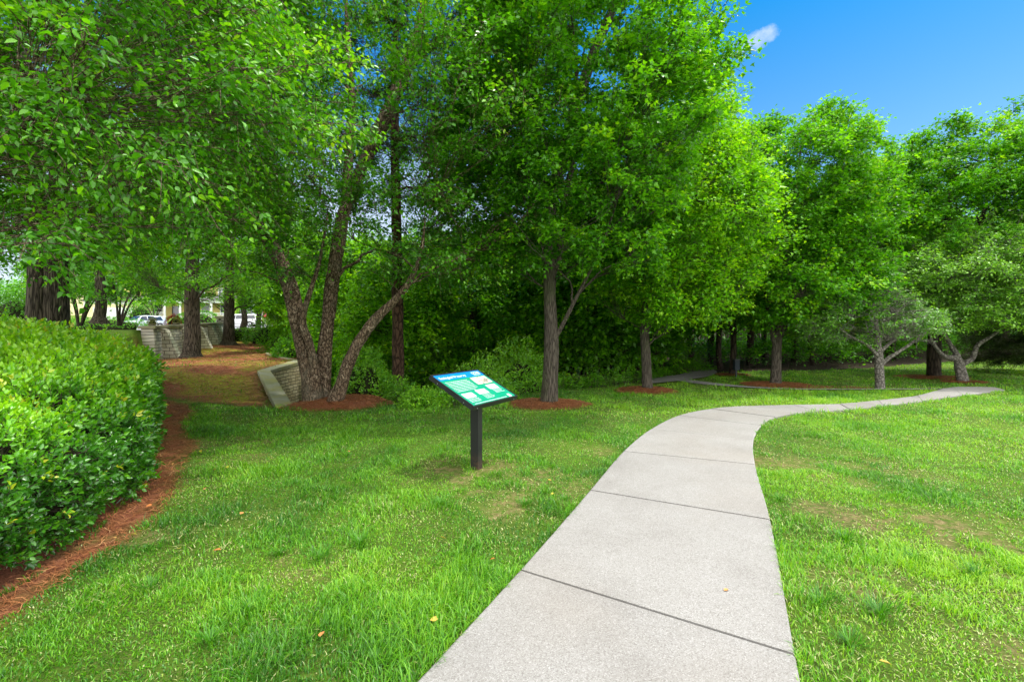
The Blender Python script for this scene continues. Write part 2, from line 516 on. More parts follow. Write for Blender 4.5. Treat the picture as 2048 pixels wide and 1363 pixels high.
PL = [(-1.45, .1), (-.68, 1.55)] + [G(*q) for q in ((1040, 1147), (1180, 985), (1247, 906), (1301, 861), (1357, 833), (1421, 819.5), (1492, 814), (1585, 811.3), (1679, 809.4), (1757, 802.4), (1835, 792.6), (1905, 776))] + [(13.35, 12.6)]
PR = [(-.1, -.9), (.62, .65)] + [G(*q) for q in ((1590, 1320), (1540, 1045), (1510, 933), (1507, 882), (1523, 853), (1550, 836.5), (1606, 827), (1640, 824.5), (1700, 821), (1767, 813), (1845, 803.5), (1925, 792))] + [(13.0, 12.0)]
PLs, PRs = catmull(PL, 8), catmull(PR, 8)
PATH_POLY = [tuple(q) for q in PLs] + [tuple(q) for q in PRs[::-1]]
def h1(x, y):
    return float(height(np.array([(x, y)]))[0])

HEDGE_FOOT = [(-2.75, .6), (-2.95, 1.7), (-3.1, 2.7), (-3.15, 3.25), (-3.45, 3.9), (-3.72, 4.55), (-4.5, 5.7), (-5.9, 7.6), (-7.3, 9.3), (-8.6, 10.6), (-10.2, 11.6)]
STRIP = [(-2.6, .8), (-2.82, 2.51), (-2.9, 2.9), (-2.93, 3.15), (-2.98, 3.5), (-3.05, 3.85), (-3.3, 4.35), (-3.86, 5.3), (-4.4, 6.35), (-4.85, 6.8), (-5.5, 7.6), (-6.3, 9.0), (-6.9, 9.7)]
STRIP_POLY = STRIP + HEDGE_FOOT[::-1]
SLOPE = [(-6.6, 9.9), (-5.6, 9.55), (-4.85, 9.3), (-7.15, 13.0), (-7.3, 16.3), (-9.5, 20), (-9, 26), (-12, 36), (-24, 36), (-21, 33), (-14.7, 18.3), (-13.5, 14), (-11.5, 12.3), (-9, 11.2), (-8, 10.5)]
WOODS = [(6.2, 16.0), (8.5, 17.4), (13.2, 18.2), (19, 21.2), (27, 25.5), (45, 33), (90, 45), (130, 140), (-12, 140), (-12, 36), (-9, 26), (-9.5, 20), (-7.3, 16.4), (-7.15, 13), (-4.75, 9.25), (-3.4, 10.55), (-2.6, 9.7), (-1.7, 9.05), (-.4, 10.05), (.8, 11.9), (2.3, 12.6), (4, 13.9)]
STREET = [(-26, 42), (-120, 47), (-120, 62), (-60, 62), (-52, 76), (-20, 78), (10, 78), (10, 64), (-20, 62), (-22, 50)]

BARE = ((-.62, 5.05, .45, .95), (-.05, 5.35, .38, .8), (.05, 4.2, .38, .85), (.45, 4.75, .5, .7), (-.15, 4.5, .3, .6), (2.9, 3.9, .45, .8), (3.7, 3.65, .5, .95), (2.2, 2.9, .35, .6), (3.1, 2.6, .45, .7), (3.2, 5.6, .5, .7), (3.5, 5.0, .4, .6), (-2.9, 3.5, .35, .5), (4.3, 5.2, .6, .5), (2.5, 2.2, .3, .6), (-1.4, 3.1, .3, .5), (-4.0, 6.4, .5, .6), (-3.3, 5.6, .4, .4), (1.2, 6.0, .3, .5))
def bareness(p):
    b = np.zeros(len(p))
    for bx, by, br, st in BARE:
        b = np.maximum(b, 1.05 * st * smooth(1.2, .1, np.hypot(p[:, 0] - bx, p[:, 1] - by) / br + 2.4 * (fbm(p, 6, 8, 3) - .5)))
    return b
def make_ground():
    xs = np.concatenate([np.linspace(-160, -24, 40, endpoint=False), np.arange(-24, 17, .16), np.geomspace(1, 150, 46) + 16.2])
    ys = np.concatenate([np.linspace(-60, -2, 14, endpoint=False), np.arange(-2, 24, .16), 23.8 + np.geomspace(.35, 150, 70)])
    X, Y = np.meshgrid(xs, ys)
    p = np.column_stack([X.ravel(), Y.ravel()])
    Z = height(p)
    # keep the soil under the slab of the path
    Z = Z - 0.05 * smooth(-.02, .12, sdpoly(p, PATH_POLY))
    nx, ny = len(xs), len(ys)
    i = np.arange(nx * ny).reshape(ny, nx)
    q = np.stack([i[:-1, :-1], i[:-1, 1:], i[1:, 1:], i[1:, :-1]], -1).reshape(-1, 4)
    jit = 0.28 * (fbm(p, 2.2, 3, 3) - .5)
    straw = np.maximum(smooth(-.05, .12, sdpoly(p, STRIP_POLY) + jit), smooth(-.1, .25, sdpoly(p, SLOPE) + jit))
    for (mx_, my_, mr, mh) in MOUNDS:
        d = np.hypot(p[:, 0] - mx_, (p[:, 1] - my_) * 1.3)
        straw = np.maximum(straw, smooth(-.08, .1, mr * .88 - d + jit))
    straw = np.maximum(straw, smooth(-.1, .2, sdpoly(p, [(7.0, 12.65), (9.5, 12.4), (10.4, 12.5), (9.5, 13.0), (7.8, 13.6)]) + jit))
    straw = np.maximum(straw, smooth(-.1, .1, sdpoly(p, HEDGE_FOOT + [(-12, 12), (-12, .6)])))
    moss = smooth(.47, .58, fbm(p * np.array([.55, 1.0]), .75, 21, 3)) * smooth(0, .5, sdpoly(p, SLOPE))
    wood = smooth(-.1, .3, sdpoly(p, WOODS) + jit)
    me = mesh_np('ground', np.column_stack([p, Z]), q.ravel(), np.arange(len(q)) * 4,
                 {'straw': ('POINT', straw), 'moss': ('POINT', moss), 'wood': ('POINT', wood), 'bare': ('POINT', bareness(p))}, smooth_=True)
    m, t, o = new_mat('ground')
    v = objvec(t)
    n1, n2, n3 = noise(t, .9, 4, .6, v), noise(t, 14, 6, .7, v), noise(t, 90, 3, .7, v)
    lawn = ramp(t, n2, [(0.2, (0.035, 0.055, 0.010)), (0.5, (0.065, 0.13, 0.012)), (0.8, (0.13, 0.25, 0.014))])
    lawn = mixc(t, nd(t, 'ShaderNodeMapRange', {'Value': n1, 'From Min': .35, 'From Max': .7, 'To Max': .5}).outputs[0], lawn, (0.15, 0.27, 0.02))
    lawn = mixc(t, nd(t, 'ShaderNodeMapRange', {'Value': n3, 'From Min': .5, 'From Max': .7, 'To Max': .55}).outputs[0], lawn, (0.28, 0.24, 0.10))
    sv = objvec(t, 40, 160, 40, .6)
    s1, s2 = noise(t, 1, 5, .75, sv, .8), noise(t, 3, 5, .7, v)
    st = ramp(t, s1, [(0.25, (0.10, 0.034, 0.018)), (0.5, (0.34, 0.115, 0.06)), (0.75, (0.54, 0.24, 0.13))])
    st = mixc(t, nd(t, 'ShaderNodeMapRange', {'Value': s2, 'From Min': .45, 'From Max': .75, 'To Max': .5}).outputs[0], st, (0.13, 0.055, 0.028))
    ms = ramp(t, n2, [(0.25, (0.14, 0.14, 0.012)), (0.5, (0.26, 0.31, 0.014)), (0.8, (0.40, 0.46, 0.04))])
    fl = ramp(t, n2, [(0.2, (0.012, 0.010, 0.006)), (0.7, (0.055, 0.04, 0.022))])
    at = lambda k: nd(t, 'ShaderNodeAttribute', attribute_name=k).outputs['Fac']
    mossf = nd(t, 'ShaderNodeMath', {0: at('moss'), 1: nd(t, 'ShaderNodeMapRange', {'Value': n2, 'From Min': .35, 'From Max': .6}).outputs[0]}, operation='MULTIPLY').outputs[0]
    lawn = mixc(t, nd(t, 'ShaderNodeMath', {0: at('bare'), 1: nd(t, 'ShaderNodeMapRange', {'Value': noise(t, 11, 6, .75, v), 'From Min': .42, 'From Max': .62}).outputs[0]}, operation='MULTIPLY').outputs[0], lawn, ramp(t, noise(t, 35, 5, .75, v), [(0.3, (0.17, 0.085, 0.045)), (0.5, (0.34, 0.24, 0.12)), (0.7, (0.46, 0.36, 0.19))]))
    c = mixc(t, at('straw'), lawn, mixc(t, mossf, st, ms))
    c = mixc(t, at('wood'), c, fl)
    h = nd(t, 'ShaderNodeMath', {0: s1, 1: n2}, operation='ADD').outputs[0]
    pbsdf(t, o, **{'Base Color': c, 'Roughness': .95, 'Specular IOR Level': .15, 'Normal': bump(t, h, .9, .03)})
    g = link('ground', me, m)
    tag(g, kind='structure')
make_ground()

# ------------------------------------------------------------------ the path, slab by slab, and the far trail
def concrete_mat():
    m, t, o = new_mat('concrete')
    v = objvec(t)
    n1, n2 = noise(t, 1.4, 5, .65, v), noise(t, 190, 2, .6, v)
    vo = nd(t, 'ShaderNodeTexVoronoi', {'Scale': 210.0, 'Vector': v})
    base = ramp(t, n1, [(0.25, (0.235, 0.226, 0.217)), (0.5, (0.280, 0.273, 0.264)), (0.8, (0.310, 0.304, 0.298))])
    speck = ramp(t, nd(t, 'ShaderNodeSeparateColor', {0: vo.outputs['Color']}).outputs[0], [(0.0, (0.62, 0.60, 0.58)), (0.3, (0.92, 0.90, 0.88)), (0.8, (1.0, 1.0, 1.0)), (1.0, (1.35, 1.35, 1.35))])
    c = mixc(t, 1.0, base, speck, 'MULTIPLY')
    c = mixc(t, nd(t, 'ShaderNodeMapRange', {'Value': n2, 'From Min': .55, 'From Max': .75, 'To Max': .2}).outputs[0], c, (0.16, 0.145, 0.13))
    gi = nd(t, 'ShaderNodeNewGeometry')
    isl = nd(t, 'ShaderNodeMapRange', {'Value': gi.outputs['Random Per Island'], 'To Min': .87, 'To Max': 1.08})
    c = mixc(t, 1.0, c, nd(t, 'ShaderNodeCombineColor', {0: isl.outputs[0], 1: isl.outputs[0], 2: isl.outputs[0]}).outputs[0], 'MULTIPLY')
    stn = noise(t, .55, 3, .5, v)
    c = mixc(t, nd(t, 'ShaderNodeMapRange', {'Value': stn, 'From Min': .5, 'From Max': .75, 'To Max': .35}).outputs[0], c, (0.225, 0.19, 0.155))
    edge = noise(t, 4.5, 6, .75, v, .6)
    c = mixc(t, nd(t, 'ShaderNodeMapRange', {'Value': edge, 'From Min': .58, 'From Max': .75, 'To Max': .35}).outputs[0], c, (0.17, 0.16, 0.145))
    pbsdf(t, o, **{'Base Color': c, 'Roughness': .85, 'Specular IOR Level': .3, 'Normal': bump(t, vo.outputs['Distance'], .35, .004)})
    return m
M['concrete'] = concrete_mat()
M['joint_dirt'] = solid('joint_dirt', (0.10, 0.085, 0.06), .95)
def make_path():
    bm = bmesh.new()
    rng = random.Random(3)
    zt = 0.03
    n = len(PLs)
    for k in range(0, n - 1, 8):                       # one slab between two joints
        L = [np.array(PLs[j]) for j in range(k, min(k + 9, n))]
        R = [np.array(PRs[j]) for j in range(k, min(k + 9, n))]
        g = 0.0105
        def shr(A, e):
            d = (A[1] - A[0]) / np.linalg.norm(A[1] - A[0])
            return A[0] + d * e
        L[0], R[0] = shr(L, g), shr(R, g)
        L[-1], R[-1] = shr(L[::-1], g), shr(R[::-1], g)
        dz = rng.uniform(-.003, .003)
        rows = []
        for a, b in zip(L, R):
            u = (b - a) / np.linalg.norm(b - a)
            row = []
            for q, z in ((a, -.08), (a, zt - .008), (a + u * .012, zt), *[(a + (b - a) * f, zt) for f in (.25, .5, .75)], (b - u * .012, zt), (b, zt - .008), (b, -.08)):
                row.append(bm.verts.new((q[0], q[1], z + dz)))
            rows.append(row)
        for r0, r1 in zip(rows[:-1], rows[1:]):
            for i in range(len(r0) - 1):
                bm.faces.new((r0[i], r0[i + 1], r1[i + 1], r1[i]))
        bm.faces.new(rows[0][::-1])
        bm.faces.new(rows[-1])
    me = bm_mesh('path', bm)
    o = link('path', me, M['concrete'])
    tag(o, kind='structure')
    bm = bmesh.new()
    q = [(*p, 0.017) for p in PLs]
    r = [(*p, 0.017) for p in PRs]
    for i in range(len(q) - 1):
        e = .01
        quad(bm, [q[i], r[i], r[i + 1], q[i + 1]])
    o = link('path_bed', bm_mesh('path_bed', bm), M['joint_dirt'])
    tag(o, kind='structure')
make_path()
def ribbon(name, pts, wd, dz, mat):
    pts = catmull(pts, 6)
    d = np.gradient(pts, axis=0)
    d = unit(d)
    nrm = np.column_stack([-d[:, 1], d[:, 0]])
    bm = bmesh.new()
    W = np.interp(np.arange(len(pts)), np.linspace(0, len(pts) - 1, len(wd)), wd)
    cols = []
    for s in (-.5, 0, .5):
        q = pts + nrm * W[:, None] * s
        z = height(q) + dz
        cols.append([bm.verts.new((a[0], a[1], b)) for a, b in zip(q, z)])
    for c0, c1 in zip(cols[:-1], cols[1:]):
        for i in range(len(pts) - 1):
            bm.faces.new((c0[i], c1[i], c1[i + 1], c0[i + 1]))
    return tag(link(name, bm_mesh(name, bm), mat), kind='structure')
TRAIL = [(12.5, 12.35), (10, 12.15), (8.3, 12.15), (7.0, 12.5), (6.1, 13.2), (5.5, 14.0), (5.2, 14.6)]
ribbon('trail', TRAIL, (.09, .10, .22, .5, .6), .03, M['concrete'])
TRAIL2 = [(3.9, 13.6), (5.0, 14.5), (6.0, 15.4), (7.0, 16.8), (7.6, 18.5)]
ribbon('woodland_path', TRAIL2, (.7, 1.0, 1.0, 1.1), .045, M['concrete'])

def poly_sheet(name, poly, dz, mat, step=2.0):
    """a sheet that lies on the ground inside an outline"""
    a = np.array(poly)
    xs = np.arange(a[:, 0].min(), a[:, 0].max(), step)
    ys = np.arange(a[:, 1].min(), a[:, 1].max(), step)
    bm = bmesh.new()
    X, Y = np.meshgrid(xs, ys)
    c = np.column_stack([X.ravel() + step / 2, Y.ravel() + step / 2])
    c = c[inpoly(c, poly)]
    vd = {}
    ks = set()
    for x, y in c:
        for dx, dy in ((-.5, -.5), (.5, -.5), (.5, .5), (-.5, .5)):
            ks.add((round(x + dx * step, 3), round(y + dy * step, 3)))
    ks = list(ks)
    z = height(np.array(ks)) + dz
    for k, zz in zip(ks, z):
        vd[k] = bm.verts.new((*k, zz))
    for x, y in c:
        bm.faces.new([vd[(round(x + dx * step, 3), round(y + dy * step, 3))] for dx, dy in ((-.5, -.5), (.5, -.5), (.5, .5), (-.5, .5))])
    return tag(link(name, bm_mesh(name, bm), mat), kind='structure')
M['asphalt'] = solid('asphalt', (0.30, 0.30, 0.31), .9)
poly_sheet('street', STREET, .03, M['asphalt'])

# ------------------------------------------------------------------ leaves, blades and needles: many small faces in one mesh
TPL = {
    'kite': (np.array([(0, 0, 0), (.42, .30, .07), (1, 0, -.05), (.42, -.30, .07)]), [(0, 1, 2), (0, 2, 3)]),
    'maple': (np.array([(0, 0, 0), (.25, .46, .05), (.52, .16, .03), (1, 0, -.08), (.52, -.16, .03), (.25, -.46, .05)]), [(0, 1, 2, 3), (0, 3, 4, 5)]),
    'ovate': (np.array([(0, 0, 0), (.28, .27, .08), (.62, .21, .06), (1, 0, -.10), (.62, -.21, .06), (.28, -.27, .08)]), [(0, 1, 2, 3), (0, 3, 4, 5)]),
}
def leaf_arrays(pos, ax, nr, size, tpl='kite', wide=1.0):
    T, Fc = TPL[tpl]
    ax = unit(ax)
    side = unit(np.cross(nr, ax))
    nr = np.cross(ax, side)
    size = np.broadcast_to(size, (len(pos),))
    V = (pos[:, None, :] + size[:, None, None] * (T[None, :, 0:1] * ax[:, None, :] + wide * T[None, :, 1:2] * side[:, None, :] + T[None, :, 2:3] * nr[:, None, :]))
    k = len(T)
    base = np.arange(len(pos)) * k
    L = np.concatenate([np.array(f) for f in Fc])
    loops = (base[:, None] + L[None]).ravel()
    nl = len(L)
    st = np.cumsum([0] + [len(f) for f in Fc])[:-1]
    starts = (np.arange(len(pos))[:, None] * nl + st[None]).ravel()
    return V.reshape(-1, 3), loops, starts, len(Fc)
def leaf_mesh(name, pos, ax, nr, size, tone, tpl='kite', wide=1.0):
    V, lo, st, nf = leaf_arrays(pos, ax, nr, size, tpl, wide)
    return mesh_np(name, V, lo, st, {'tone': ('FACE', np.repeat(tone, nf))})
def strips(pts, wid, side, tone, name):
    """pts [N,k,3] centre lines, wid [N,k], side [N,3]: flat tapering blades"""
    N, k, _ = pts.shape
    A = pts - side[:, None, :] * wid[:, :, None] * .5
    B = pts + side[:, None, :] * wid[:, :, None] * .5
    V = np.stack([A, B], 2).reshape(-1, 3)
    b = np.arange(N)[:, None] * (2 * k)
    j = np.arange(k - 1)[None] * 2
    q = np.stack([b + j, b + j + 1, b + j + 3, b + j + 2], -1).reshape(-1, 4)
    return mesh_np(name, V, q.ravel(), np.arange(len(q)) * 4, {'tone': ('FACE', np.repeat(tone, k - 1))})
def tube_batch(P_, R_, sides, phase=0.0, rough=0.0, seed=0):
    """P_ [B,n,3], R_ [B,n] -> tubes"""
    B, n, _ = P_.shape
    T = np.gradient(P_, axis=1)
    T = unit(T)
    ref = np.where(np.abs(T[:, :1, 2:3]) > .9, np.array([[[1., 0, 0]]]), np.array([[[0, 0, 1.]]]))
    ref = np.broadcast_to(ref, T.shape)
    X = unit(np.cross(ref, T))
    Y = np.cross(T, X)
    a = np.arange(sides) * 2 * np.pi / sides + phase
    C = np.cos(a)[None, None, :, None] * X[:, :, None] + np.sin(a)[None, None, :, None] * Y[:, :, None]
    Rr = R_[:, :, None, None]
    V = P_[:, :, None] + C * Rr
    if rough > 0:
        f = (fbm(V.reshape(-1, 3) * np.array([1, 1, .22]), 9.0, seed, 3) - .5).reshape(V.shape[:3])[..., None]
        g = (fbm(V.reshape(-1, 3) * np.array([1, 1, .5]), 2.2, seed + 9, 2) - .5).reshape(V.shape[:3])[..., None]
        V = V + C * Rr * (f * rough + g * rough * .9)
    i = (np.arange(B)[:, None, None] * n + np.arange(n - 1)[None, :, None]) * sides
    s = np.arange(sides)[None, None]
    s2 = (s + 1) % sides
    q = np.stack([i + s, i + s2, i + sides + s2, i + sides + s], -1).reshape(-1, 4)
    return V.reshape(-1, 3), q
def join_quads(parts):
    Vs, Qs, o = [], [], 0
    for V, Q in parts:
        Vs.append(V)
        Qs.append(Q + o)
        o += len(V)
    return np.vstack(Vs), np.vstack(Qs)
def quad_mesh(name, V, Q, smooth_=True):
    return mesh_np(name, V, Q.ravel(), np.arange(len(Q)) * 4, smooth_=smooth_)

# ------------------------------------------------------------------ grass
def make_grass():
    rng = np.random.default_rng(11)
    out_p, out_w, out_s, out_t = [], [], [], []
    mound_d = lambda p: np.min([np.hypot(p[:, 0] - m[0], (p[:, 1] - m[1]) * 1.3) - m[2] * .85 for m in MOUNDS], axis=0)
    bands = [(-.6, 1.75, 1500, 1.6), (1.75, 3.2, 9000, 1.0), (3.2, 5.2, 5200, 1.2), (5.2, 8, 2800, 1.5), (8, 12, 1200, 2.1), (12, 18, 420, 3.0), (18, 30, 150, 4.6)]
    for y0, y1, dens, ws in bands:
        xm = max(y1, 1.5) * 1.16 + 4.3
        N = int(dens * 2 * xm * (y1 - y0))
        p = np.column_stack([rng.uniform(-xm, xm, N), rng.uniform(y0, y1, N)])
        ax_ = np.abs(p[:, 0]) - (p[:, 1] * 1.16 + .3)
        p = p[(ax_ < 0) | ((ax_ < 4) & (rng.random(N) < .30))]
        sp = sdpoly(p, PATH_POLY)
        dist_path = -sp
        keep = sp < .003 + .02 * (vnoise(p, 14, 12) - .5)
        ed = .10 * (vnoise(p, 6, 2) - .5)
        keep &= sdpoly(p, STRIP_POLY) + ed < .02
        hp = HEDGE_FOOT + [(-40, 12), (-40, 0)]
        keep &= ~inpoly(p, hp)
        ss = sdpoly(p, SLOPE)
        inslope = ss > -.05
        keep &= (~inslope) | (rng.random(len(p)) < .10 * (ss < 3.0))
        keep &= sdpoly(p, WOODS) + ed * 2 < .05
        keep &= mound_d(p) > ed * 1.5
        keep &= ~((p[:, 0] < -6.9) & (p[:, 1] > 9.6) & (~inslope))
        tr = np.minimum(segdist(p, TRAIL, False) - .16, segdist(p, TRAIL2, False) - .5)
        keep &= tr > 0
        # thin, worn places: beside the sign and in the near right lawn
        bare = bareness(p)
        dn = fbm(p, 1.3, 40, 3)
        keep &= rng.random(len(p)) > np.maximum(bare, smooth(.50, .30, dn) * .55)
        p, dist_path, bare = p[keep], dist_path[keep], bare[keep]
        n = len(p)
        z = height(p)
        tuft = fbm(p, 3.2, 60, 2)
        big = fbm(p, .7, 77, 2)
        edge = np.exp(-np.maximum(dist_path, 0) / .05)
        Lb = (.024 + .036 * smooth(.35, .75, tuft) + .03 * smooth(.55, .7, tuft) * (rng.random(n) < .3)) * rng.uniform(.65, 1.3, n) * (1 + .55 * edge * rng.random(n)) * (1 - .4 * bare)
        Lb *= (1 + .25 * (ws > 1.8)) * (1 + .35 * smooth(.5, .75, big))
        az = rng.uniform(0, 2 * np.pi, n) * .85 + fbm(p, 3.0, 90, 2) * 9
        lean = rng.uniform(.3, 1.6, n)
        d = np.column_stack([np.cos(az), np.sin(az), np.zeros(n)])
        k = 4 if ws < 1.3 else 3
        t = np.linspace(0, 1, k)
        th = lean[:, None] * (t[None] ** 1.2) * 1.15
        seg = Lb[:, None] / (k - 1)
        hx = np.cumsum(np.concatenate([np.zeros((n, 1)), np.sin(th[:, 1:]) * seg], 1), 1)
        hz = np.cumsum(np.concatenate([np.zeros((n, 1)), np.cos(th[:, 1:]) * seg], 1), 1)
        pts = np.zeros((n, k, 3))
        pts[:, :, 0] = p[:, 0:1] + d[:, 0:1] * hx
        pts[:, :, 1] = p[:, 1:2] + d[:, 1:2] * hx
        pts[:, :, 2] = z[:, None] - .004 + hz
        wd = (.0030 + .0026 * rng.random(n) + .003 * (rng.random(n) < .04)) * ws
        wid = wd[:, None] * np.array([.75, 1, .8, .12] if k == 4 else [.9, 1, .12])[None]
        sa = az + np.pi / 2 + rng.uniform(-.6, .6, n)
        side = np.column_stack([np.cos(sa), np.sin(sa), np.zeros(n)])
        tone = .02 + .60 * rng.random(n) + .95 * (fbm(p, 1.0, 31, 3) - .40) + .16 * (vnoise(p, .35, 15) - .5)
        tone += .12 * smooth(2.5, 5.5, p[:, 0]) * smooth(3, 7, p[:, 1])
        tone -= .09 * smooth(2.0, .0, p[:, 0])
        tone = np.clip(tone, .02, .85)
        dry = rng.random(n) < 0.045 + .5 * bare + .17 * smooth(.55, .40, dn[keep])
        tone = np.where(dry, rng.uniform(.87, 1, n), tone)
        # dry blades lie flat
        pts[:, :, 2] = np.where(dry[:, None], z[:, None] + .006 + (pts[:, :, 2] - z[:, None]) * .35, pts[:, :, 2])
        if k == 3:
            m4 = np.stack([pts[:, 0], (pts[:, 0] + pts[:, 1]) / 2, pts[:, 1], pts[:, 2]], 1)
            out_p.append(m4)
            out_w.append(np.column_stack([wid[:, 0], wid[:, 1], wid[:, 1], wid[:, 2]])[:, [0, 1, 2, 3]])
        else:
            out_p.append(pts)
            out_w.append(wid)
        out_s.append(side)
        out_t.append(tone)
    # a few coarse tufts
    tc_ = [(G(640, 1120), 1), (G(720, 1090), 1), (G(880, 1010), 1), (G(1050, 1010), .8), (G(1690, 1080), 1), (G(1830, 1120), .8), (G(1640, 1210), 1), (G(1760, 1230), 1.1), (G(1560, 1000), .7), (G(300, 1180), .8), (G(500, 1230), 1), (G(560, 1110), .8), (G(760, 1240), .7), (G(1700, 1290), .8), (G(1950, 1150), .9), (G(420, 1290), .8), (G(1130, 1000), .6)]
    for (cx, cy), s in tc_:
        n = int(150 * s)
        a = rng.uniform(0, 2 * np.pi, n)
        r = np.abs(rng.normal(0, .07, n)) * s
        b = np.column_stack([cx + np.cos(a) * r, cy + np.sin(a) * r])
        Lb = rng.uniform(.05, .11, n) * s
        lean = .35 + rng.random(n) * .9
        t = np.linspace(0, 1, 4)
        th = lean[:, None] * t[None] * 1.3
        seg = Lb[:, None] / 3
        hx = np.cumsum(np.concatenate([np.zeros((n, 1)), np.sin(th[:, 1:]) * seg], 1), 1)
        hz = np.cumsum(np.concatenate([np.zeros((n, 1)), np.cos(th[:, 1:]) * seg], 1), 1)
        pts = np.stack([b[:, 0:1] + np.cos(a)[:, None] * hx, b[:, 1:2] + np.sin(a)[:, None] * hx, height(b)[:, None] + hz], -1)
        out_p.append(pts)
        out_w.append((.0045 * np.ones(n))[:, None] * np.array([.7, 1, .8, .1])[None])
        out_s.append(np.column_stack([-np.sin(a), np.cos(a), np.zeros(n)]))
        out_t.append(rng.uniform(.0, .45, n))
    me = strips(np.vstack(out_p), np.vstack(out_w), np.vstack(out_s), np.concatenate(out_t), 'grass')
    print('grass blades', len(me.polygons) // 3)
    o = link('grass', me, M['grass_blade'])
    tag(o, 'short green lawn grass with dry tan blades on both sides of the concrete path', 'grass', kind='stuff')
make_grass()

def make_straw():
    rng = np.random.default_rng(5)
    P_, W_, S_, T_ = [], [], [], []
    def put(p, Ls, w, lift=.012):
        n = len(p)
        z = height(p)
        az = rng.uniform(0, np.pi, n)
        d = np.column_stack([np.cos(az), np.sin(az)])
        curve = rng.normal(0, .15, n)
        t = np.linspace(-.5, .5, 4)
        L = Ls * rng.uniform(.6, 1.2, n)
        pts = np.zeros((n, 4, 3))
        nr = np.column_stack([-d[:, 1], d[:, 0]])
        for i, tt in enumerate(t):
            q = p + d * (L * tt)[:, None] + nr * (curve * L * (tt * tt * 4 - .5) * .5)[:, None]
            pts[:, i, :2] = q
            pts[:, i, 2] = z + rng.uniform(.002, lift, n) + tt * rng.normal(0, .012, n)
        P_.append(pts)
        W_.append(np.full((n, 4), 1.0) * np.broadcast_to(w, (n,))[:, None])
        S_.append(np.column_stack([nr, rng.normal(0, .3, n)]))
        T_.append(np.clip(rng.beta(2, 2.2, n), 0, 1))
    N = 60000
    p = np.column_stack([rng.uniform(-10, -2.4, N), rng.uniform(1, 11, N)])
    p = p[(sdpoly(p, STRIP_POLY) > -.04) & (rng.random(N) < np.clip(4.5 / p[:, 1], 0, 1))]
    put(p, .12, .0018 + .0006 * p[:, 1], .03)
    for (mx_, my_, mr, mh) in MOUNDS:
        n = int(3500 * mr)
        a, r = rng.uniform(0, 2 * np.pi, n), np.sqrt(rng.random(n)) * mr * .95
        put(np.column_stack([mx_ + np.cos(a) * r, my_ + np.sin(a) * r / 1.3]), .14, .006, .03)
    N = 60000
    p = np.column_stack([rng.uniform(-22, -5, N), rng.uniform(9.3, 34, N)])
    p = p[(sdpoly(p, SLOPE) > 0) & (rng.random(N) < np.clip(12 / p[:, 1], 0, 1))]
    put(p, .2, .0007 * p[:, 1], .03)
    me = strips(np.vstack(P_), np.vstack(W_), np.vstack(S_), np.concatenate(T_), 'pine_straw')
    tag(link('pine_straw', me, M['straw_needle']), 'reddish brown pine straw mulch spread beside the hedge, on the slope and round the trunks', 'pine straw', kind='stuff')
make_straw()
def make_litter():
    rng = np.random.default_rng(8)
    c = [G(*q) for q in ((876, 1257), (1757, 1338), (359, 1108), (442, 1112), (481, 1038), (1095, 967), (1107, 994), (880, 1083), (1448, 1191), (180, 1078), (232, 1085), (305, 1020), (260, 1078), (322, 925), (990, 1128), (700, 912), (640, 1290), (930, 1250))]
    c = np.array(c + [(x, y) for x, y in zip(rng.uniform(-4.5, -3, 14), rng.uniform(3, 6.5, 14))])
    n = len(c)
    z = height(c) + .045 + .0 * c[:, 0]
    z[:1] += .01
    inp = inpoly(c, PATH_POLY)
    z = np.where(inp, .034, z)
    ax = np.column_stack([rng.normal(size=n), rng.normal(size=n), rng.normal(0, .25, n)])
    nr = np.column_stack([rng.normal(0, .3, n), rng.normal(0, .3, n), np.ones(n)])
    me = leaf_mesh('fallen_leaves', np.column_stack([c, z]), ax, nr, rng.uniform(.035, .055, n), rng.random(n), 'ovate', 1.2)
    tag(link('fallen_leaves', me, M['litter_leaf']), 'scattered orange and yellow fallen leaves on the lawn and mulch', 'fallen leaves', kind='stuff')
make_litter()
# ------------------------------------------------------------------ trees
def crown_sampler(c):
    prof = np.array(c['prof'], float)
    tt = np.linspace(0, 1, len(prof))
    fine = np.linspace(0, 1, 60)
    rf = np.interp(fine, tt, prof)
    wgt = (rf ** 1.6 + .02)
    wgt /= wgt.sum()
    cx, cy = c['c']
    lx, ly = c.get('lean', (0, 0))
    ex, ey = c.get('ecc', (1, 1))
    def s(rng, n, fa, fb):
        t = np.clip(rng.choice(fine, n, p=wgt) + rng.uniform(-.01, .01, n), 0, 1)
        az = rng.uniform(0, 2 * np.pi, n)
        q = np.column_stack([np.cos(az) * 1.3, np.sin(az) * 1.3, t * 3.2]) + c.get('seed', 0) * 7.3
        lump = 1 + c.get('lump', .3) * 2 * (vnoise(q, 1.25, 3) - .5)
        r = np.interp(t, tt, prof) * lump * np.sqrt(rng.uniform(fa * fa, fb * fb, n))
        z = c['z0'] + (c['z1'] - c['z0']) * t
        return np.column_stack([cx + lx * t + np.cos(az) * r * ex, cy + ly * t + np.sin(az) * r * ey, z])
    return s
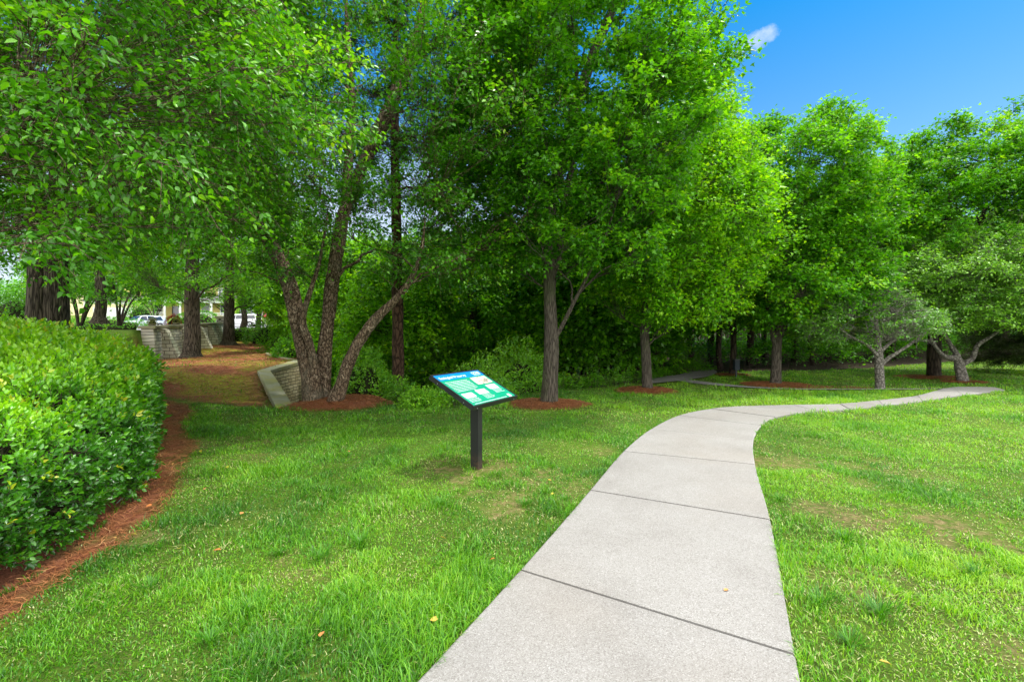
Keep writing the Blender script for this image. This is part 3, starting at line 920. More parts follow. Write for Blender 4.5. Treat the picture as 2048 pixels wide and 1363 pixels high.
def tree(name, label, cat, base, axes, crown, n1=12, n2=60, n3=260, tw=7, lf=12, leaf=.09, tpl='kite', wide=1.0, mat='maple_leaf', bark='bark_grey',
         seed=1, up=.7, spread=.38, twl=.45, droop=.15, flat=.5, group=None, sides=14, rough=.25, bare=None, trunk_names=None, tone0=0.0, limb_r=.045, sizes=1.0, keepfn=None):
    rng = np.random.default_rng(seed)
    lf, leaf, n3 = int(lf * 1.35), leaf * 1.08, int(n3 * 1.2)
    root = empty(name, (base[0], base[1], base[2] if len(base) > 2 else h1(*base[:2])), label, cat, group)
    nodes, nrad, ndir = [], [], []
    trunk_parts = []
    for pts, rad in axes:
        pts = np.array(pts, float)
        n = 7 if len(pts) > 2 else 12
        sm = catmull(pts, n)
        rr = np.interp(np.linspace(0, 1, len(sm)), np.linspace(0, 1, len(rad)), rad)
        trunk_parts.append(tube_batch(sm[None], rr[None], sides, rough=rough, seed=seed))
        d = unit(np.gradient(sm, axis=0))
        for a, b, e in zip(sm, rr, d):
            nodes.append(a); nrad.append(b); ndir.append(e)
    zb = crown['z0'] - crown.get('fork', 1.2)
    nodes, nrad, ndir = np.array(nodes), np.array(nrad), np.array(ndir)
    okm = nodes[:, 2] > max(zb, nodes[:, 2].min() + .8)
    nodes, nrad, ndir = list(nodes[okm]), list(nrad[okm]), list(ndir[okm])
    samp = crown_sampler(crown)
    limbs = []
    def grow(targets, npt, r_scale, rmax, upk, keep):
        NP, NR, ND = np.array(nodes), np.array(nrad), np.array(ndir)
        P_, R_ = [], []
        cx, cy = crown['c']
        o = np.argsort(np.hypot(targets[:, 0] - cx, targets[:, 1] - cy) + .3 * targets[:, 2])
        for t in targets[o]:
            dv = t - NP
            dh = np.hypot(dv[:, 0], dv[:, 1])
            dist = np.linalg.norm(dv, axis=1)
            cost = dist + 1.8 * np.maximum(0, upk * dh - dv[:, 2]) + (NR < .006) * 5
            i = int(np.argmin(cost))
            s, L = NP[i], dist[i]
            if L < .05:
                continue
            c1 = s + (ND[i] * .35 + unit(dv[i]) * .45 + np.array([0, 0, .25 * upk])) * L * .45 + rng.normal(0, .05, 3) * L
            u = np.linspace(0, 1, npt)[:, None]
            pl = (1 - u) ** 2 * s + 2 * u * (1 - u) * c1 + u * u * t
            pl[1:-1] += rng.normal(0, .018, (npt - 2, 3)) * L
            r0 = min(NR[i] * .68, rmax, r_scale * L + .004)
            r1 = max(r0 * .30, .004)
            rad = np.linspace(r0, r1, npt)
            P_.append(pl)
            R_.append(rad)
            dd = unit(np.gradient(pl, axis=0))
            NP = np.vstack([NP, pl[1:]])
            NR = np.concatenate([NR, rad[1:]])
            ND = np.vstack([ND, dd[1:]])
            if keep:
                for a, b, e in zip(pl[1:], rad[1:], dd[1:]):
                    nodes.append(a); nrad.append(b); ndir.append(e)
        return (np.array(P_), np.array(R_)) if P_ else None
    kf = keepfn if keepfn is not None else (lambda q: np.ones(len(q), bool))
    t1, t2 = samp(rng, n1, .35, .75), samp(rng, n2, .40, .95)
    t1, t2 = t1[kf(t1)], t2[kf(t2)]
    g1 = grow(t1, 9, limb_r * .35, limb_r * 1.6, up, True)
    g2 = grow(t2, 7, .016, .028, up * .7, True)
    t3 = samp(rng, n3, .42, 1.04)
    if keepfn is not None:
        t3 = t3[keepfn(t3)]
    g3 = grow(t3, 5, .010, .013, up * .4, False)
    if g1: limbs.append(tube_batch(*g1, 7, rough=rough * .4, seed=seed))
    if g2: limbs.append(tube_batch(*g2, 5))
    if g3: limbs.append(tube_batch(*g3, 4))
    # twigs
    ends, dirs = g3[0][:, -1], unit(g3[0][:, -1] - g3[0][:, -2])
    if bare is not None:
        alive = ~bare(ends)
    else:
        alive = np.ones(len(ends), bool)
    idx = np.repeat(np.arange(len(ends)), tw)
    a = ends[idx]
    back = rng.random((len(idx), 1)) ** 1.4 * .45
    a = a + (g3[0][idx, -3] - a) * back
    rd = rng.normal(0, 1, (len(idx), 3)) * np.array([1, 1, flat])
    d = unit(dirs[idx] * .7 + unit(rd) * 1.0)
    L = twl * rng.uniform(.5, 1.2, len(idx))
    m_ = a + d * (L * .5)[:, None] + np.array([0, 0, .03])
    e = a + d * L[:, None] - np.array([0, 0, 1]) * (droop * L)[:, None]
    tp = np.stack([a, m_, e], 1)
    limbs.append(tube_batch(tp, np.tile(np.array([.0045, .003, .0015]) * (1 + leaf * 3), (len(tp), 1)), 3))
    tp = tp[alive[idx]]
    tone_c = rng.normal(0, .15, len(ends))[idx][alive[idx]]
    # leaves
    k = len(tp)
    li = np.repeat(np.arange(k), lf)
    u = rng.uniform(.08, 1.05, len(li))
    pos = tp[li, 0] + (tp[li, 2] - tp[li, 0]) * u[:, None] + (4 * u * (1 - u))[:, None] * (tp[li, 1] - (tp[li, 0] + tp[li, 2]) / 2) + rng.normal(0, 1, (len(li), 3)) * spread * .22 * np.array([1, 1, .6])
    td = unit(tp[li, 2] - tp[li, 0])
    ax = unit(td * .7 + rng.normal(0, .75, (len(li), 3)) * np.array([1, 1, .5]) - np.array([0, 0, .30]))
    nr = np.array([0, 0, 1]) + rng.normal(0, .5, (len(li), 3))
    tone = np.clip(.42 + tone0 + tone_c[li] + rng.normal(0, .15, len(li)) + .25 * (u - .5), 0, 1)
    size = leaf * rng.uniform(.6, 1.2, len(li)) * sizes
    if len(trunk_parts) > 1 and trunk_names:
        for (V, Q) in trunk_parts:
            link('trunk', quad_mesh('trunk', V, Q), M[bark], root)
        trunk_parts = []
    if trunk_parts:
        V, Q = join_quads(trunk_parts)
        link('trunk', quad_mesh('trunk', V, Q), M[bark], root)
    V, Q = join_quads(limbs)
    link('branches', quad_mesh('branches', V, Q), M[bark], root)
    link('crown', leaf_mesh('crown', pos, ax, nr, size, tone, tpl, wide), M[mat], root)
    return root
def straight(x, y, r, H, lean=(0, 0), z=None, flare=1.5, wob=.06, seed=0, n=7):
    rng = np.random.default_rng(seed)
    z = h1(x, y) if z is None else z
    t = np.array([0, .04, .12, .3, .5, .75, 1.0])
    pts = np.column_stack([x + lean[0] * t + rng.normal(0, wob, 7) * (t > .1), y + lean[1] * t + rng.normal(0, wob, 7) * (t > .1), z - .15 + (H + .15) * t])
    return (pts, [r * flare, r * 1.15, r, r * .9, r * .72, r * .4, r * .12])
def pxaxis(L, r):
    return ([P(*q) for q in L], r)

# the overhanging birch whose trunk stands outside the picture on the left
def near_keep(t):
    # leaves the view of the trunks and of the slope open below
    px = 1024 + t[:, 0] * F / t[:, 1]
    py = 660 - (t[:, 2] - 1.6) * F / t[:, 1]
    lim = np.interp(px, [-500, 0, 250, 420, 520, 600, 680], [520, 525, 470, 470, 440, 400, 370])
    return (py < lim) & (t[:, 1] > 3.3)
tree('birch_tree', 'birch whose leafy boughs hang over the hedge from the left edge', 'tree', (-7.4, 4.2),
     [straight(-7.4, 4.2, .17, 10, (1.0, .8), seed=4)],
     dict(c=(-6.1, 5.2), z0=2.1, z1=9.5, prof=(2.6, 3.6, 3.9, 3.8, 3.4, 2.6, 1.2), ecc=(1.08, .72), lump=.18, fork=.6),
     n1=24, n2=140, n3=900, tw=9, lf=15, leaf=.063, tpl='ovate', wide=1.05, mat='birch_leaf', bark='bark_birch', seed=21, up=.25, spread=.30, twl=.5, droop=.35, keepfn=near_keep, tone0=.06)

# river birch clump over the ravine
DB = 9.7
tree('river_birch', 'river birch with three thick flaking brown trunks rising from one mulch mound', 'tree', (-3.85, 9.7),
     [([P(632, 828, 9.65), P(628, 800, 9.7), P(618, 740, 9.75), P(600, 660, 9.8), P(578, 570, 9.9), P(545, 490, 10.0), P(505, 435, 10.1), P(455, 340, 10.3), P(430, 200, 10.5)], [.28, .215, .19, .172, .16, .14, .12, .09, .05]),
      ([P(642, 825, 9.9), P(646, 780, 9.9), P(652, 680, 10.0), P(668, 540, 10.2), P(690, 420, 10.4), P(722, 340, 10.5), P(775, 225, 10.6), P(822, 110, 10.7), P(850, 0, 10.8), P(872, -120, 10.9)], [.22, .175, .155, .15, .145, .14, .145, .11, .08, .05]),
      ([P(662, 822, 9.5), P(682, 770, 9.45), P(706, 705, 9.4), P(745, 645, 9.35), P(790, 600, 9.25), P(820, 560, 9.2), P(842, 505, 9.2), P(850, 440, 9.2)], [.17, .14, .125, .11, .085, .06, .04, .015]),
      ([P(640, 800, 9.75), P(622, 700, 9.6), P(606, 640, 9.5), P(618, 590, 9.5), P(640, 520, 9.6), P(655, 430, 9.7)], [.10, .09, .075, .055, .04, .02]),
      ([P(690, 425, 10.4), P(698, 300, 10.5), P(703, 200, 10.6), P(695, 60, 10.7), P(690, -60, 10.8)], [.13, .10, .085, .06, .03])],
     dict(c=(-3.0, 10.3), z0=2.8, z1=11.5, prof=(2.8, 3.6, 4.2, 4.4, 4.4, 3.8, 2.4), ecc=(1.1, .85), lump=.35, fork=.5, lean=(.4, .3)),
     n1=28, n2=150, n3=1050, tw=7, lf=13, leaf=.082, mat='birch_leaf', bark='bark_birch', seed=31, up=.5, spread=.34, twl=.5, droop=.25, sides=18, rough=.42, trunk_names=True, tone0=-.02, flat=.7)

# maple left of the path
tree('maple_tree', 'tall maple with one straight grey trunk in a pine straw ring behind the information sign', 'tree', (.78, 9.75),
     [([P(1098, 826, 9.7), P(1098, 800, 9.7), P(1101, 740, 9.7), P(1103, 680, 9.7), P(1100, 600, 9.7), P(1097, 520, 9.7), P(1095, 470, 9.8), P(1110, 380, 9.9), P(1140, 250, 10), P(1190, 100, 10.1), P(1235, -20, 10.2), P(1260, -250, 10.3)], [.30, .19, .165, .155, .13, .125, .12, .12, .12, .11, .08, .02]),
      ([P(1104, 690, 9.7), P(1122, 655, 9.6), P(1150, 600, 9.5), P(1190, 520, 9.4), P(1225, 430, 9.3), P(1260, 300, 9.3)], [.048, .045, .038, .03, .022, .010]),
      ([P(1100, 560, 9.7), P(1120, 500, 9.8), P(1128, 400, 9.9), P(1150, 300, 10), P(1150, 150, 10)], [.08, .08, .07, .055, .02])],
     dict(c=(1.35, 9.7), z0=2.9, z1=14.0, prof=(1.9, 2.9, 2.9, 2.55, 2.3, 1.9, 1.5, .8), ecc=(1.03, .9), lump=.3, fork=1.3, seed=2),
     n1=34, n2=160, n3=780, tw=7, lf=15, leaf=.092, tpl='maple', wide=.9, mat='maple_leaf', bark='bark_grey', seed=41, up=1.0, spread=.36, twl=.36, sides=16, rough=.16, limb_r=.05, flat=.45)

# maple beside the path bend
tree('maple_tree', 'bright green maple with slim trunk in a mulch ring left of the woodland path', 'tree', (3.5, 11.9),
     [([P(1294, 790, 11.85), P(1294, 770, 11.85), P(1292, 715, 11.85), P(1290, 650, 11.9), P(1300, 560, 11.9), P(1320, 420, 12), P(1345, 260, 12), P(1355, 130, 12)], [.22, .135, .12, .11, .10, .08, .05, .015])],
     dict(c=(4.0, 11.7), z0=1.9, z1=8.3, prof=(1.5, 2.2, 2.35, 2.2, 2.0, 1.6, .8), ecc=(1, .9), lump=.3, fork=.8, seed=3),
     n1=26, n2=110, n3=760, tw=7, lf=12, leaf=.088, tpl='maple', wide=.9, mat='bright_leaf', bark='bark_grey', seed=43, up=.8, spread=.40, twl=.42, rough=.16, tone0=.04, flat=.45)

# broad maple right of centre
tree('maple_tree', 'round-headed maple with fanned limbs standing in the long mulch bed by the thin trail', 'tree', (7.7, 13.3),
     [([P(1552, 778, 13.3), P(1551, 765, 13.3), P(1552, 730, 13.3), P(1554, 690, 13.3), P(1560, 640, 13.3), P(1570, 540, 13.4), P(1590, 400, 13.5), P(1605, 260, 13.5)], [.26, .155, .13, .125, .11, .08, .05, .015]),
      ([P(1553, 700, 13.3), P(1540, 640, 13.2), P(1528, 540, 13.1), P(1522, 420, 13.1), P(1530, 300, 13.1)], [.08, .07, .055, .04, .015]),
      ([P(1556, 680, 13.3), P(1600, 590, 13.4), P(1640, 480, 13.5), P(1665, 370, 13.6)], [.08, .06, .045, .015])],
     dict(c=(8.3, 13.5), z0=1.9, z1=7.65, prof=(1.7, 2.3, 2.45, 2.45, 2.4, 2.1, 1.2), ecc=(1, 1), lump=.34, fork=.7, seed=5),
     n1=26, n2=110, n3=760, tw=7, lf=13, leaf=.098, tpl='maple', wide=.9, mat='maple_leaf', bark='bark_grey', seed=47, up=1.1, spread=.40, twl=.42, rough=.16, flat=.45, tone0=.07)

# big maple far right
tree('maple_tree', 'large dome-topped maple with a short dark trunk behind the pair of small cherry trees', 'tree', (14.2, 15.4),
     [([P(1867, 770, 15.4), P(1867, 755, 15.4), P(1868, 700, 15.4), P(1872, 640, 15.4), P(1880, 540, 15.4), P(1895, 430, 15.5), P(1910, 330, 15.6)], [.30, .20, .18, .17, .14, .09, .02]),
      ([P(1870, 660, 15.4), P(1850, 580, 15.3), P(1835, 480, 15.2), P(1825, 380, 15.2)], [.11, .09, .06, .02]),
      ([P(1872, 640, 15.4), P(1915, 560, 15.5), P(1960, 450, 15.6), P(1985, 350, 15.6)], [.12, .09, .06, .02])],
     dict(c=(15.5, 15.6), z0=2.6, z1=8.25, prof=(2.2, 3.3, 3.6, 3.7, 3.6, 3.1, 2.0), ecc=(1, .95), lump=.22, fork=.8, seed=7),
     n1=30, n2=130, n3=900, tw=7, lf=14, leaf=.105, tpl='maple', wide=.9, mat='maple_leaf', bark='bark_wood', seed=53, up=.9, spread=.45, twl=.45, flat=.4, tone0=.03)

# yellow-green tree filling the gap behind
tree('broadleaf_tree', 'sunlit yellow-green tree filling the gap between the round-headed and dome-topped maples', 'tree', (21.5, 26.0),
     [straight(21.5, 26, .17, 10.5, (.3, 0), seed=9)],
     dict(c=(21.6, 26), z0=1.6, z1=11.3, prof=(2.6, 3.5, 3.7, 3.5, 2.8, 1.6), lump=.4, fork=.6, seed=11),
     n1=20, n2=80, n3=420, tw=7, lf=10, leaf=.12, mat='bright_leaf', bark='bark_wood', seed=57, up=.8, spread=.5, twl=.5, tone0=.1)
tree('broadleaf_tree', 'slender woodland-edge tree with a low mulch patch beside the small dark waste box', 'tree', (7.8, 16.1),
     [straight(7.8, 16.1, .10, 7.5, (.2, 0), seed=19)],
     dict(c=(7.4, 16.3), z0=1.7, z1=8.2, prof=(2.0, 2.4, 2.4, 2.0, 1.1), lump=.4, fork=.4, seed=12),
     n1=16, n2=70, n3=360, tw=7, lf=10, leaf=.10, mat='dark_leaf', bark='bark_wood', seed=58, up=.7, spread=.45, twl=.45, tone0=.05)

# the two small cherries and the one outside the frame
def half_bare(e):
    px = 1024 + e[:, 0] * F / e[:, 1]
    return (np.sin(e[:, 0] * 9.1 + e[:, 2] * 7.7) > -.35) & (px > 1690) & (px < 1850)
tree('cherry_tree', 'small half-bare cherry with grey twiggy branches beside the path edge', 'tree', (9.95, 12.3),
     [([P(1760, 786, 12.3), P(1760, 770, 12.3), P(1758, 735, 12.3), P(1757, 712, 12.3), P(1753, 650, 12.3), P(1745, 600, 12.3), P(1742, 568, 12.3)], [.15, .115, .10, .095, .05, .03, .01]),
      ([P(1760, 730, 12.3), P(1778, 715, 12.3), P(1810, 695, 12.2), P(1850, 665, 12.1), P(1868, 645, 12.1)], [.06, .05, .04, .025, .01]),
      ([P(1757, 715, 12.3), P(1735, 690, 12.2), P(1700, 672, 12.1), P(1672, 650, 12.1)], [.05, .04, .03, .01]),
      ([P(1758, 705, 12.3), P(1790, 680, 12.4), P(1840, 670, 12.4)], [.05, .035, .012])],
     dict(c=(9.6, 12.3), z0=1.3, z1=2.75, prof=(1.2, 1.6, 1.6, 1.3, .6), lump=.35, fork=.3, ecc=(1.1, .9), seed=4),
     n1=16, n2=60, n3=260, tw=6, lf=11, leaf=.058, tpl='kite', mat='cherry_leaf', bark='bark_cherry', seed=61, up=.25, spread=.22, twl=.30, bare=half_bare, droop=.1, limb_r=.03, rough=.2)
tree('cherry_tree', 'spreading cherry with crooked forked trunk and grey-green leaves where the path ends', 'tree', (13.9, 14.0),
     [([P(1926, 774, 14), P(1926, 762, 14), P(1920, 735, 14), P(1914, 718, 14), P(1890, 712, 13.9), P(1872, 695, 13.8), P(1858, 668, 13.7)], [.19, .145, .13, .11, .06, .05, .02]),
      ([P(1922, 740, 14), P(1914, 710, 14), P(1900, 688, 14.1), P(1880, 650, 14.1), P(1860, 600, 14.1)], [.10, .08, .06, .04, .015]),
      ([P(1925, 728, 14), P(1945, 715, 13.9), P(1955, 690, 13.8), P(1985, 670, 13.7), P(2020, 640, 13.6)], [.08, .07, .06, .045, .02])],
     dict(c=(14.9, 14.0), z0=1.75, z1=4.9, prof=(3.0, 3.4, 3.3, 2.6, 1.4), lump=.3, fork=.6, ecc=(1, .8), seed=6),
     n1=24, n2=110, n3=1000, tw=8, lf=12, leaf=.068, mat='cherry_leaf', bark='bark_cherry', seed=63, up=.25, spread=.28, twl=.36, droop=.15, limb_r=.04, rough=.2, tone0=.3)
# dark conifer at the right edge
tree('evergreen_tree', 'low dark conifer with drooping needled boughs at the right edge of the lawn', 'tree', (19.4, 17.0),
     [straight(19.4, 17, .14, 3.6, seed=29)],
     dict(c=(19.4, 17), z0=.35, z1=3.6, prof=(2.0, 1.9, 1.5, 1.0, .3), lump=.2, fork=.1, seed=6),
     n1=24, n2=90, n3=320, tw=7, lf=20, leaf=.09, tpl='kite', wide=.2, mat='pine_needle', bark='bark_wood', seed=65, up=.05, spread=.2, twl=.4, droop=.3)
# pine in the ravine
tree('pine_tree', 'straight dark-barked pine rising from the ravine shrubs beside the river birch', 'tree', (-3.05, 12.3),
     [([P(795, 850, 12.2), P(796, 790, 12.2), P(796, 700, 12.2), P(795, 600, 12.2), P(793, 450, 12.3), P(790, 300, 12.4), P(790, 150, 12.5), P(792, 20, 12.5), P(792, -100, 12.6)], [.24, .165, .155, .15, .14, .12, .09, .06, .03])],
     dict(c=(-2.3, 12.6), z0=5.6, z1=11.5, prof=(2.2, 2.6, 2.2, 1.6, .6), lump=.4, fork=1.2, seed=13, ecc=(1.2, .8)),
     n1=16, n2=50, n3=130, tw=7, lf=26, leaf=.13, tpl='kite', wide=.10, mat='pine_needle', bark='bark_pine', seed=67, up=.1, spread=.22, twl=.35, sides=14, rough=.3)

# big oaks on the left
tree('oak_tree', 'massive double-stemmed oak with deeply furrowed bark behind the leafy hedge', 'tree', (-10.15, 10.0),
     [([P(80, 700, 10), P(80, 640, 10), P(80, 560, 10), P(76, 450, 10), P(60, 250, 10), P(30, 0, 10.2)], [.36, .24, .20, .19, .16, .08]),
      ([P(113, 700, 10.1), P(113, 640, 10.1), P(112, 560, 10.1), P(114, 450, 10.1), P(130, 250, 10.2), P(180, 0, 10.4)], [.34, .235, .21, .20, .16, .08])],
     dict(c=(-9.6, 10.4), z0=3.3, z1=12.0, prof=(3.0, 4.0, 4.3, 4.2, 3.6, 2.2), lump=.3, fork=1.2, seed=17),
     n1=26, n2=110, n3=520, tw=7, lf=11, leaf=.095, mat='dark_leaf', bark='bark_oak', seed=71, up=.4, spread=.45, twl=.5, sides=28, rough=.06, tone0=.05)
def oak(label, px, py, D, r, top, seed, cr=3.8, z0=3.2, n3=340, leaf=.12, fl=1.9):
    x, y, z = P(px, py, D)
    ax = straight(x, y, r, top - z, (.2, 0), z=z, flare=fl, seed=seed, wob=.05)
    return tree('oak_tree', label, 'tree', (x, y, z), [ax],
         dict(c=(x + .1, y), z0=z0, z1=top + 1, prof=(cr * .75, cr, cr * 1.05, cr * .85, cr * .45), lump=.35, fork=.8, seed=seed % 17),
         n1=18, n2=70, n3=n3, tw=6, lf=9, leaf=leaf, mat='dark_leaf' if seed % 2 else 'maple_leaf', bark='bark_oak', seed=seed, up=.5, spread=.55, twl=.6, sides=18, rough=.05, tone0=.06)
oak('stout oak with flared roots in front of the buttressed stone wall', 383, 716, 19.0, .29, 10.5, 73, fl=2.0)
oak('oak with spreading roots at the far end of the stone wall', 457, 689, 28.0, .30, 11.5, 75, cr=4.4, leaf=.15, fl=2.2)
oak('plain dark oak trunk just left of the white pickup bed behind the clipped hedge', 486, 662, 36.0, .21, 11, 77, cr=4.0, z0=5.2, n3=200, leaf=.18)
oak('dark oak trunk between the white pickup and the stop sign', 516, 662, 36.5, .18, 11, 79, cr=4.0, z0=5.2, n3=200, leaf=.18)
oak('thin dark oak trunk right of the stop sign', 556, 664, 38.0, .17, 11, 81, cr=3.6, z0=5.0, n3=180, leaf=.18)
oak('mid-sized oak beyond the hedge between the double oak and the silver car', 199, 640, 21.0, .21, 10, 82, cr=4.2, z0=3.0, leaf=.12)
# multi-stemmed crape myrtles by the far houses
def myrtle(label, px, py, D, seed, r=2.6, H=4.6, mat='bright_leaf', n=7):
    x, y, z = P(px, py, D)
    rng = np.random.default_rng(seed)
    axes = []
    for k in range(n):
        a = rng.uniform(0, 2 * np.pi)
        s = rng.uniform(.7, 1.7)
        axes.append(([(x + .1 * math.cos(a), y + .1 * math.sin(a), z - .2), (x + .4 * s * math.cos(a), y + .4 * s * math.sin(a), z + 1.2), (x + s * math.cos(a), y + s * math.sin(a), z + 2.6), (x + 1.3 * s * math.cos(a), y + 1.3 * s * math.sin(a), z + 3.6)], [.07, .055, .04, .02]))
    return tree('crape_myrtle', label, 'tree', (x, y, z), axes, dict(c=(x, y), z0=z + 1.9, z1=z + H, prof=(r * .7, r, r * .95, r * .5), lump=.3, fork=.6, seed=seed % 13),
                n1=10, n2=30, n3=150, tw=6, lf=9, leaf=.16, mat=mat, bark='bark_wood', seed=seed, up=.5, spread=.5, twl=.55, sides=8)
myrtle('multi-stemmed crape myrtle with arching stems left of the silver car', 238, 645, 30, 91, 3.2, 5.0, 'maple_leaf')
myrtle('multi-stemmed crape myrtle between the double oak and the mid-sized oak', 160, 645, 32, 93, 3.0, 4.8, 'maple_leaf')
myrtle('bright yellow-green small tree in front of the yellow porch house', 310, 638, 62, 95, 4.2, 6.6, 'bright_leaf', 5)
myrtle('light green tree standing behind the white pickup', 505, 650, 82, 97, 6.0, 9.5, 'bright_leaf', 4)

# ------------------------------------------------------------------ the wood behind the lawn
def wood_proto(seed, H, cr, r, z0, mat, leaf):
    ax = straight(0, 0, r, H, (.3, .1), z=0, seed=seed, flare=1.3)
    return tree('woodland_tree', 'x', 'tree', (0, 0, 0), [ax], dict(c=(0, 0), z0=z0, z1=H + .8, prof=(cr * .7, cr, cr * .95, cr * .75, cr * .35), lump=.35, fork=.5, seed=seed % 11),
                n1=16, n2=60, n3=300, tw=6, lf=8, leaf=leaf, mat=mat, bark='bark_wood', seed=seed, up=.5, spread=.6, twl=.6, sides=9)
WP = [wood_proto(201, 7.6, 2.3, .13, 2.4, 'dark_leaf', .16), wood_proto(202, 8.6, 2.6, .16, 2.8, 'maple_leaf', .16), wood_proto(203, 6.6, 2.1, .09, 1.6, 'bright_leaf', .15)]
def copy_tree(src_, loc, rz, s, label, group):
    r = src_.copy()
    COL.objects.link(r)
    r.location, r.rotation_euler, r.scale = loc, (0, 0, rz), (s, s, s)
    r['label'], r['group'] = label, group
    for ch in src_.children:
        c = ch.copy()
        COL.objects.link(c)
        c.parent = r
    return r
WT = [  # px at the foot, distance, prototype, scale, zone
    (700, 17, 2, .85, 0), (735, 20, 2, .9, 0), (830, 15.5, 2, .85, 0), (868, 21, 1, .8, 0), (760, 15.2, 2, .7, 0),
    (905, 18.5, 2, .9, 1), (948, 16.5, 1, .75, 1), (978, 22, 2, .95, 1), (1015, 19, 0, .8, 1), (1045, 24, 1, .8, 1),
    (1070, 17, 2, .9, 1), (1140, 16.5, 0, .95, 2), (1168, 19, 1, .95, 2), (1180, 16, 0, 1.0, 2), (1205, 22, 1, 1.0, 2), (1212, 17, 0, .95, 2), (1228, 19.5, 2, 1.1, 2), (1247, 16.5, 1, .95, 2), (1268, 21, 0, 1.05, 2), (1275, 17.5, 0, 1.0, 2),
    (1330, 18, 0, 1.0, 3), (1348, 22, 1, 1.0, 3), (1385, 20, 2, 1.1, 3), (1420, 24, 1, 1.0, 3), (1440, 19, 0, .9, 3), (1500, 21, 1, .9, 4), (1530, 25, 0, 1.0, 4), (1590, 23, 1, .95, 4), (1625, 21, 2, .9, 4), (1655, 26, 0, 1.0, 4), (1700, 24, 2, 1.0, 4),
    (1745, 26, 1, .9, 5), (1790, 24, 0, .85, 5), (1828, 27, 2, 1.0, 5), (1890, 28, 1, .95, 5), (1950, 31, 0, 1.0, 5), (2010, 30, 1, 1.05, 5), (2080, 32, 0, 1.1, 5),
    (560, 30, 1, .9, 6), (600, 24, 2, .9, 6), (640, 27, 2, .95, 6), (665, 20, 2, .8, 6), (580, 45, 0, 1.1, 6), (650, 50, 1, 1.1, 6)]
ZL = ['shaded ravine trees between the river birch and the sign',
      'dim woodland trees between ravine pine and straight maple',
      'thin dark woodland trees between the two mulch-ringed maples',
      'woodland trees just right of the woodland path opening',
      'woodland trees behind the round-headed maple',
      'woodland trees at the far lawn edge behind the cherries',
      'leafy bank trees right of the clipped box hedge']
ORD = ['leftmost', 'second from left', 'third from left', 'fourth from left', 'fifth from left', 'sixth from left', 'seventh from left', 'eighth from left', 'ninth from left', 'tenth from left']
def wlabel(zn, px):
    xs = sorted(q[0] for q in WT if q[4] == zn)
    return ORD[xs.index(px)] + ' of the ' + ZL[zn]
rngw = random.Random(77)
first = {}
for (px, D, k, s, zn) in WT:
    x = (px - 1024) * D / F
    z = h1(x, D) - .1
    g = ZL[zn]
    lab = wlabel(zn, px)
    if k not in first:
        r = WP[k]
        first[k] = r
        r.location, r.rotation_euler, r.scale = (x, D, z), (0, 0, rngw.uniform(0, 6.28)), (s, s, s)
        r['label'], r['group'] = lab, g
        # prototype geometry was written round the origin
    else:
        copy_tree(first[k], (x, D, z), rngw.uniform(0, 6.28), s, lab, g)

def foliage_mass(name, label, cat, poly, n, H, leaf, mat, seed, floor=0.0, tone0=0.0, kind='stuff', dens=None, lump=1.6, top=None):
    """ground cover or thicket: leaf sprays filling a patch up to an uneven height"""
    rng = np.random.default_rng(seed)
    a = np.array(poly)
    p = np.column_stack([rng.uniform(a[:, 0].min(), a[:, 0].max(), n * 2), rng.uniform(a[:, 1].min(), a[:, 1].max(), n * 2)])
    p = p[inpoly(p, poly)][:n]
    hh = H * (.35 + 1.1 * fbm(p, lump, seed, 3)) * smooth(0, .6, sdpoly(p, poly) + .15)
    if top is not None:
        hh = hh * top(p)
    z = height(p)
    c = np.column_stack([p, z + hh * rng.random(len(p)) ** .45])
    k = 9
    i = np.repeat(np.arange(len(c)), k)
    d = rng.normal(0, 1, (len(c), 3)) * np.array([1, 1, .5]) + np.array([0, 0, .7])
    d = unit(d)
    u = rng.uniform(0, 1, len(i))
    pos = c[i] + d[i] * (u * leaf * 3.2)[:, None] + rng.normal(0, leaf * .4, (len(i), 3))
    ax = unit(d[i] * .5 + rng.normal(0, .8, (len(i), 3)) * np.array([1, 1, .4]) - np.array([0, 0, .1]))
    nr = np.array([0, 0, 1.]) + rng.normal(0, .45, (len(i), 3))
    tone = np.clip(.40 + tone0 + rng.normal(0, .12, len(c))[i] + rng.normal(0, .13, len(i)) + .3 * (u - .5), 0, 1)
    me = leaf_mesh(name, pos, ax, nr, leaf * rng.uniform(.6, 1.25, len(i)), tone, 'kite')
    # stems
    s = rng.choice(len(c), min(len(c), 2500), replace=False)
    st = np.stack([np.column_stack([p[s], z[s] - .02]), c[s] * .5 + np.column_stack([p[s], z[s]]) * .5 + rng.normal(0, .04, (len(s), 3)), c[s]], 1)
    V, Q = tube_batch(st, np.tile([.006, .005, .003], (len(s), 1)) * (leaf / .07), 3)
    o = link(name, me, M[mat])
    tag(o, label, cat, kind=kind)
    o2 = link('stems', quad_mesh('stems', V, Q), M['twig'])
    o2.parent = o
    return o
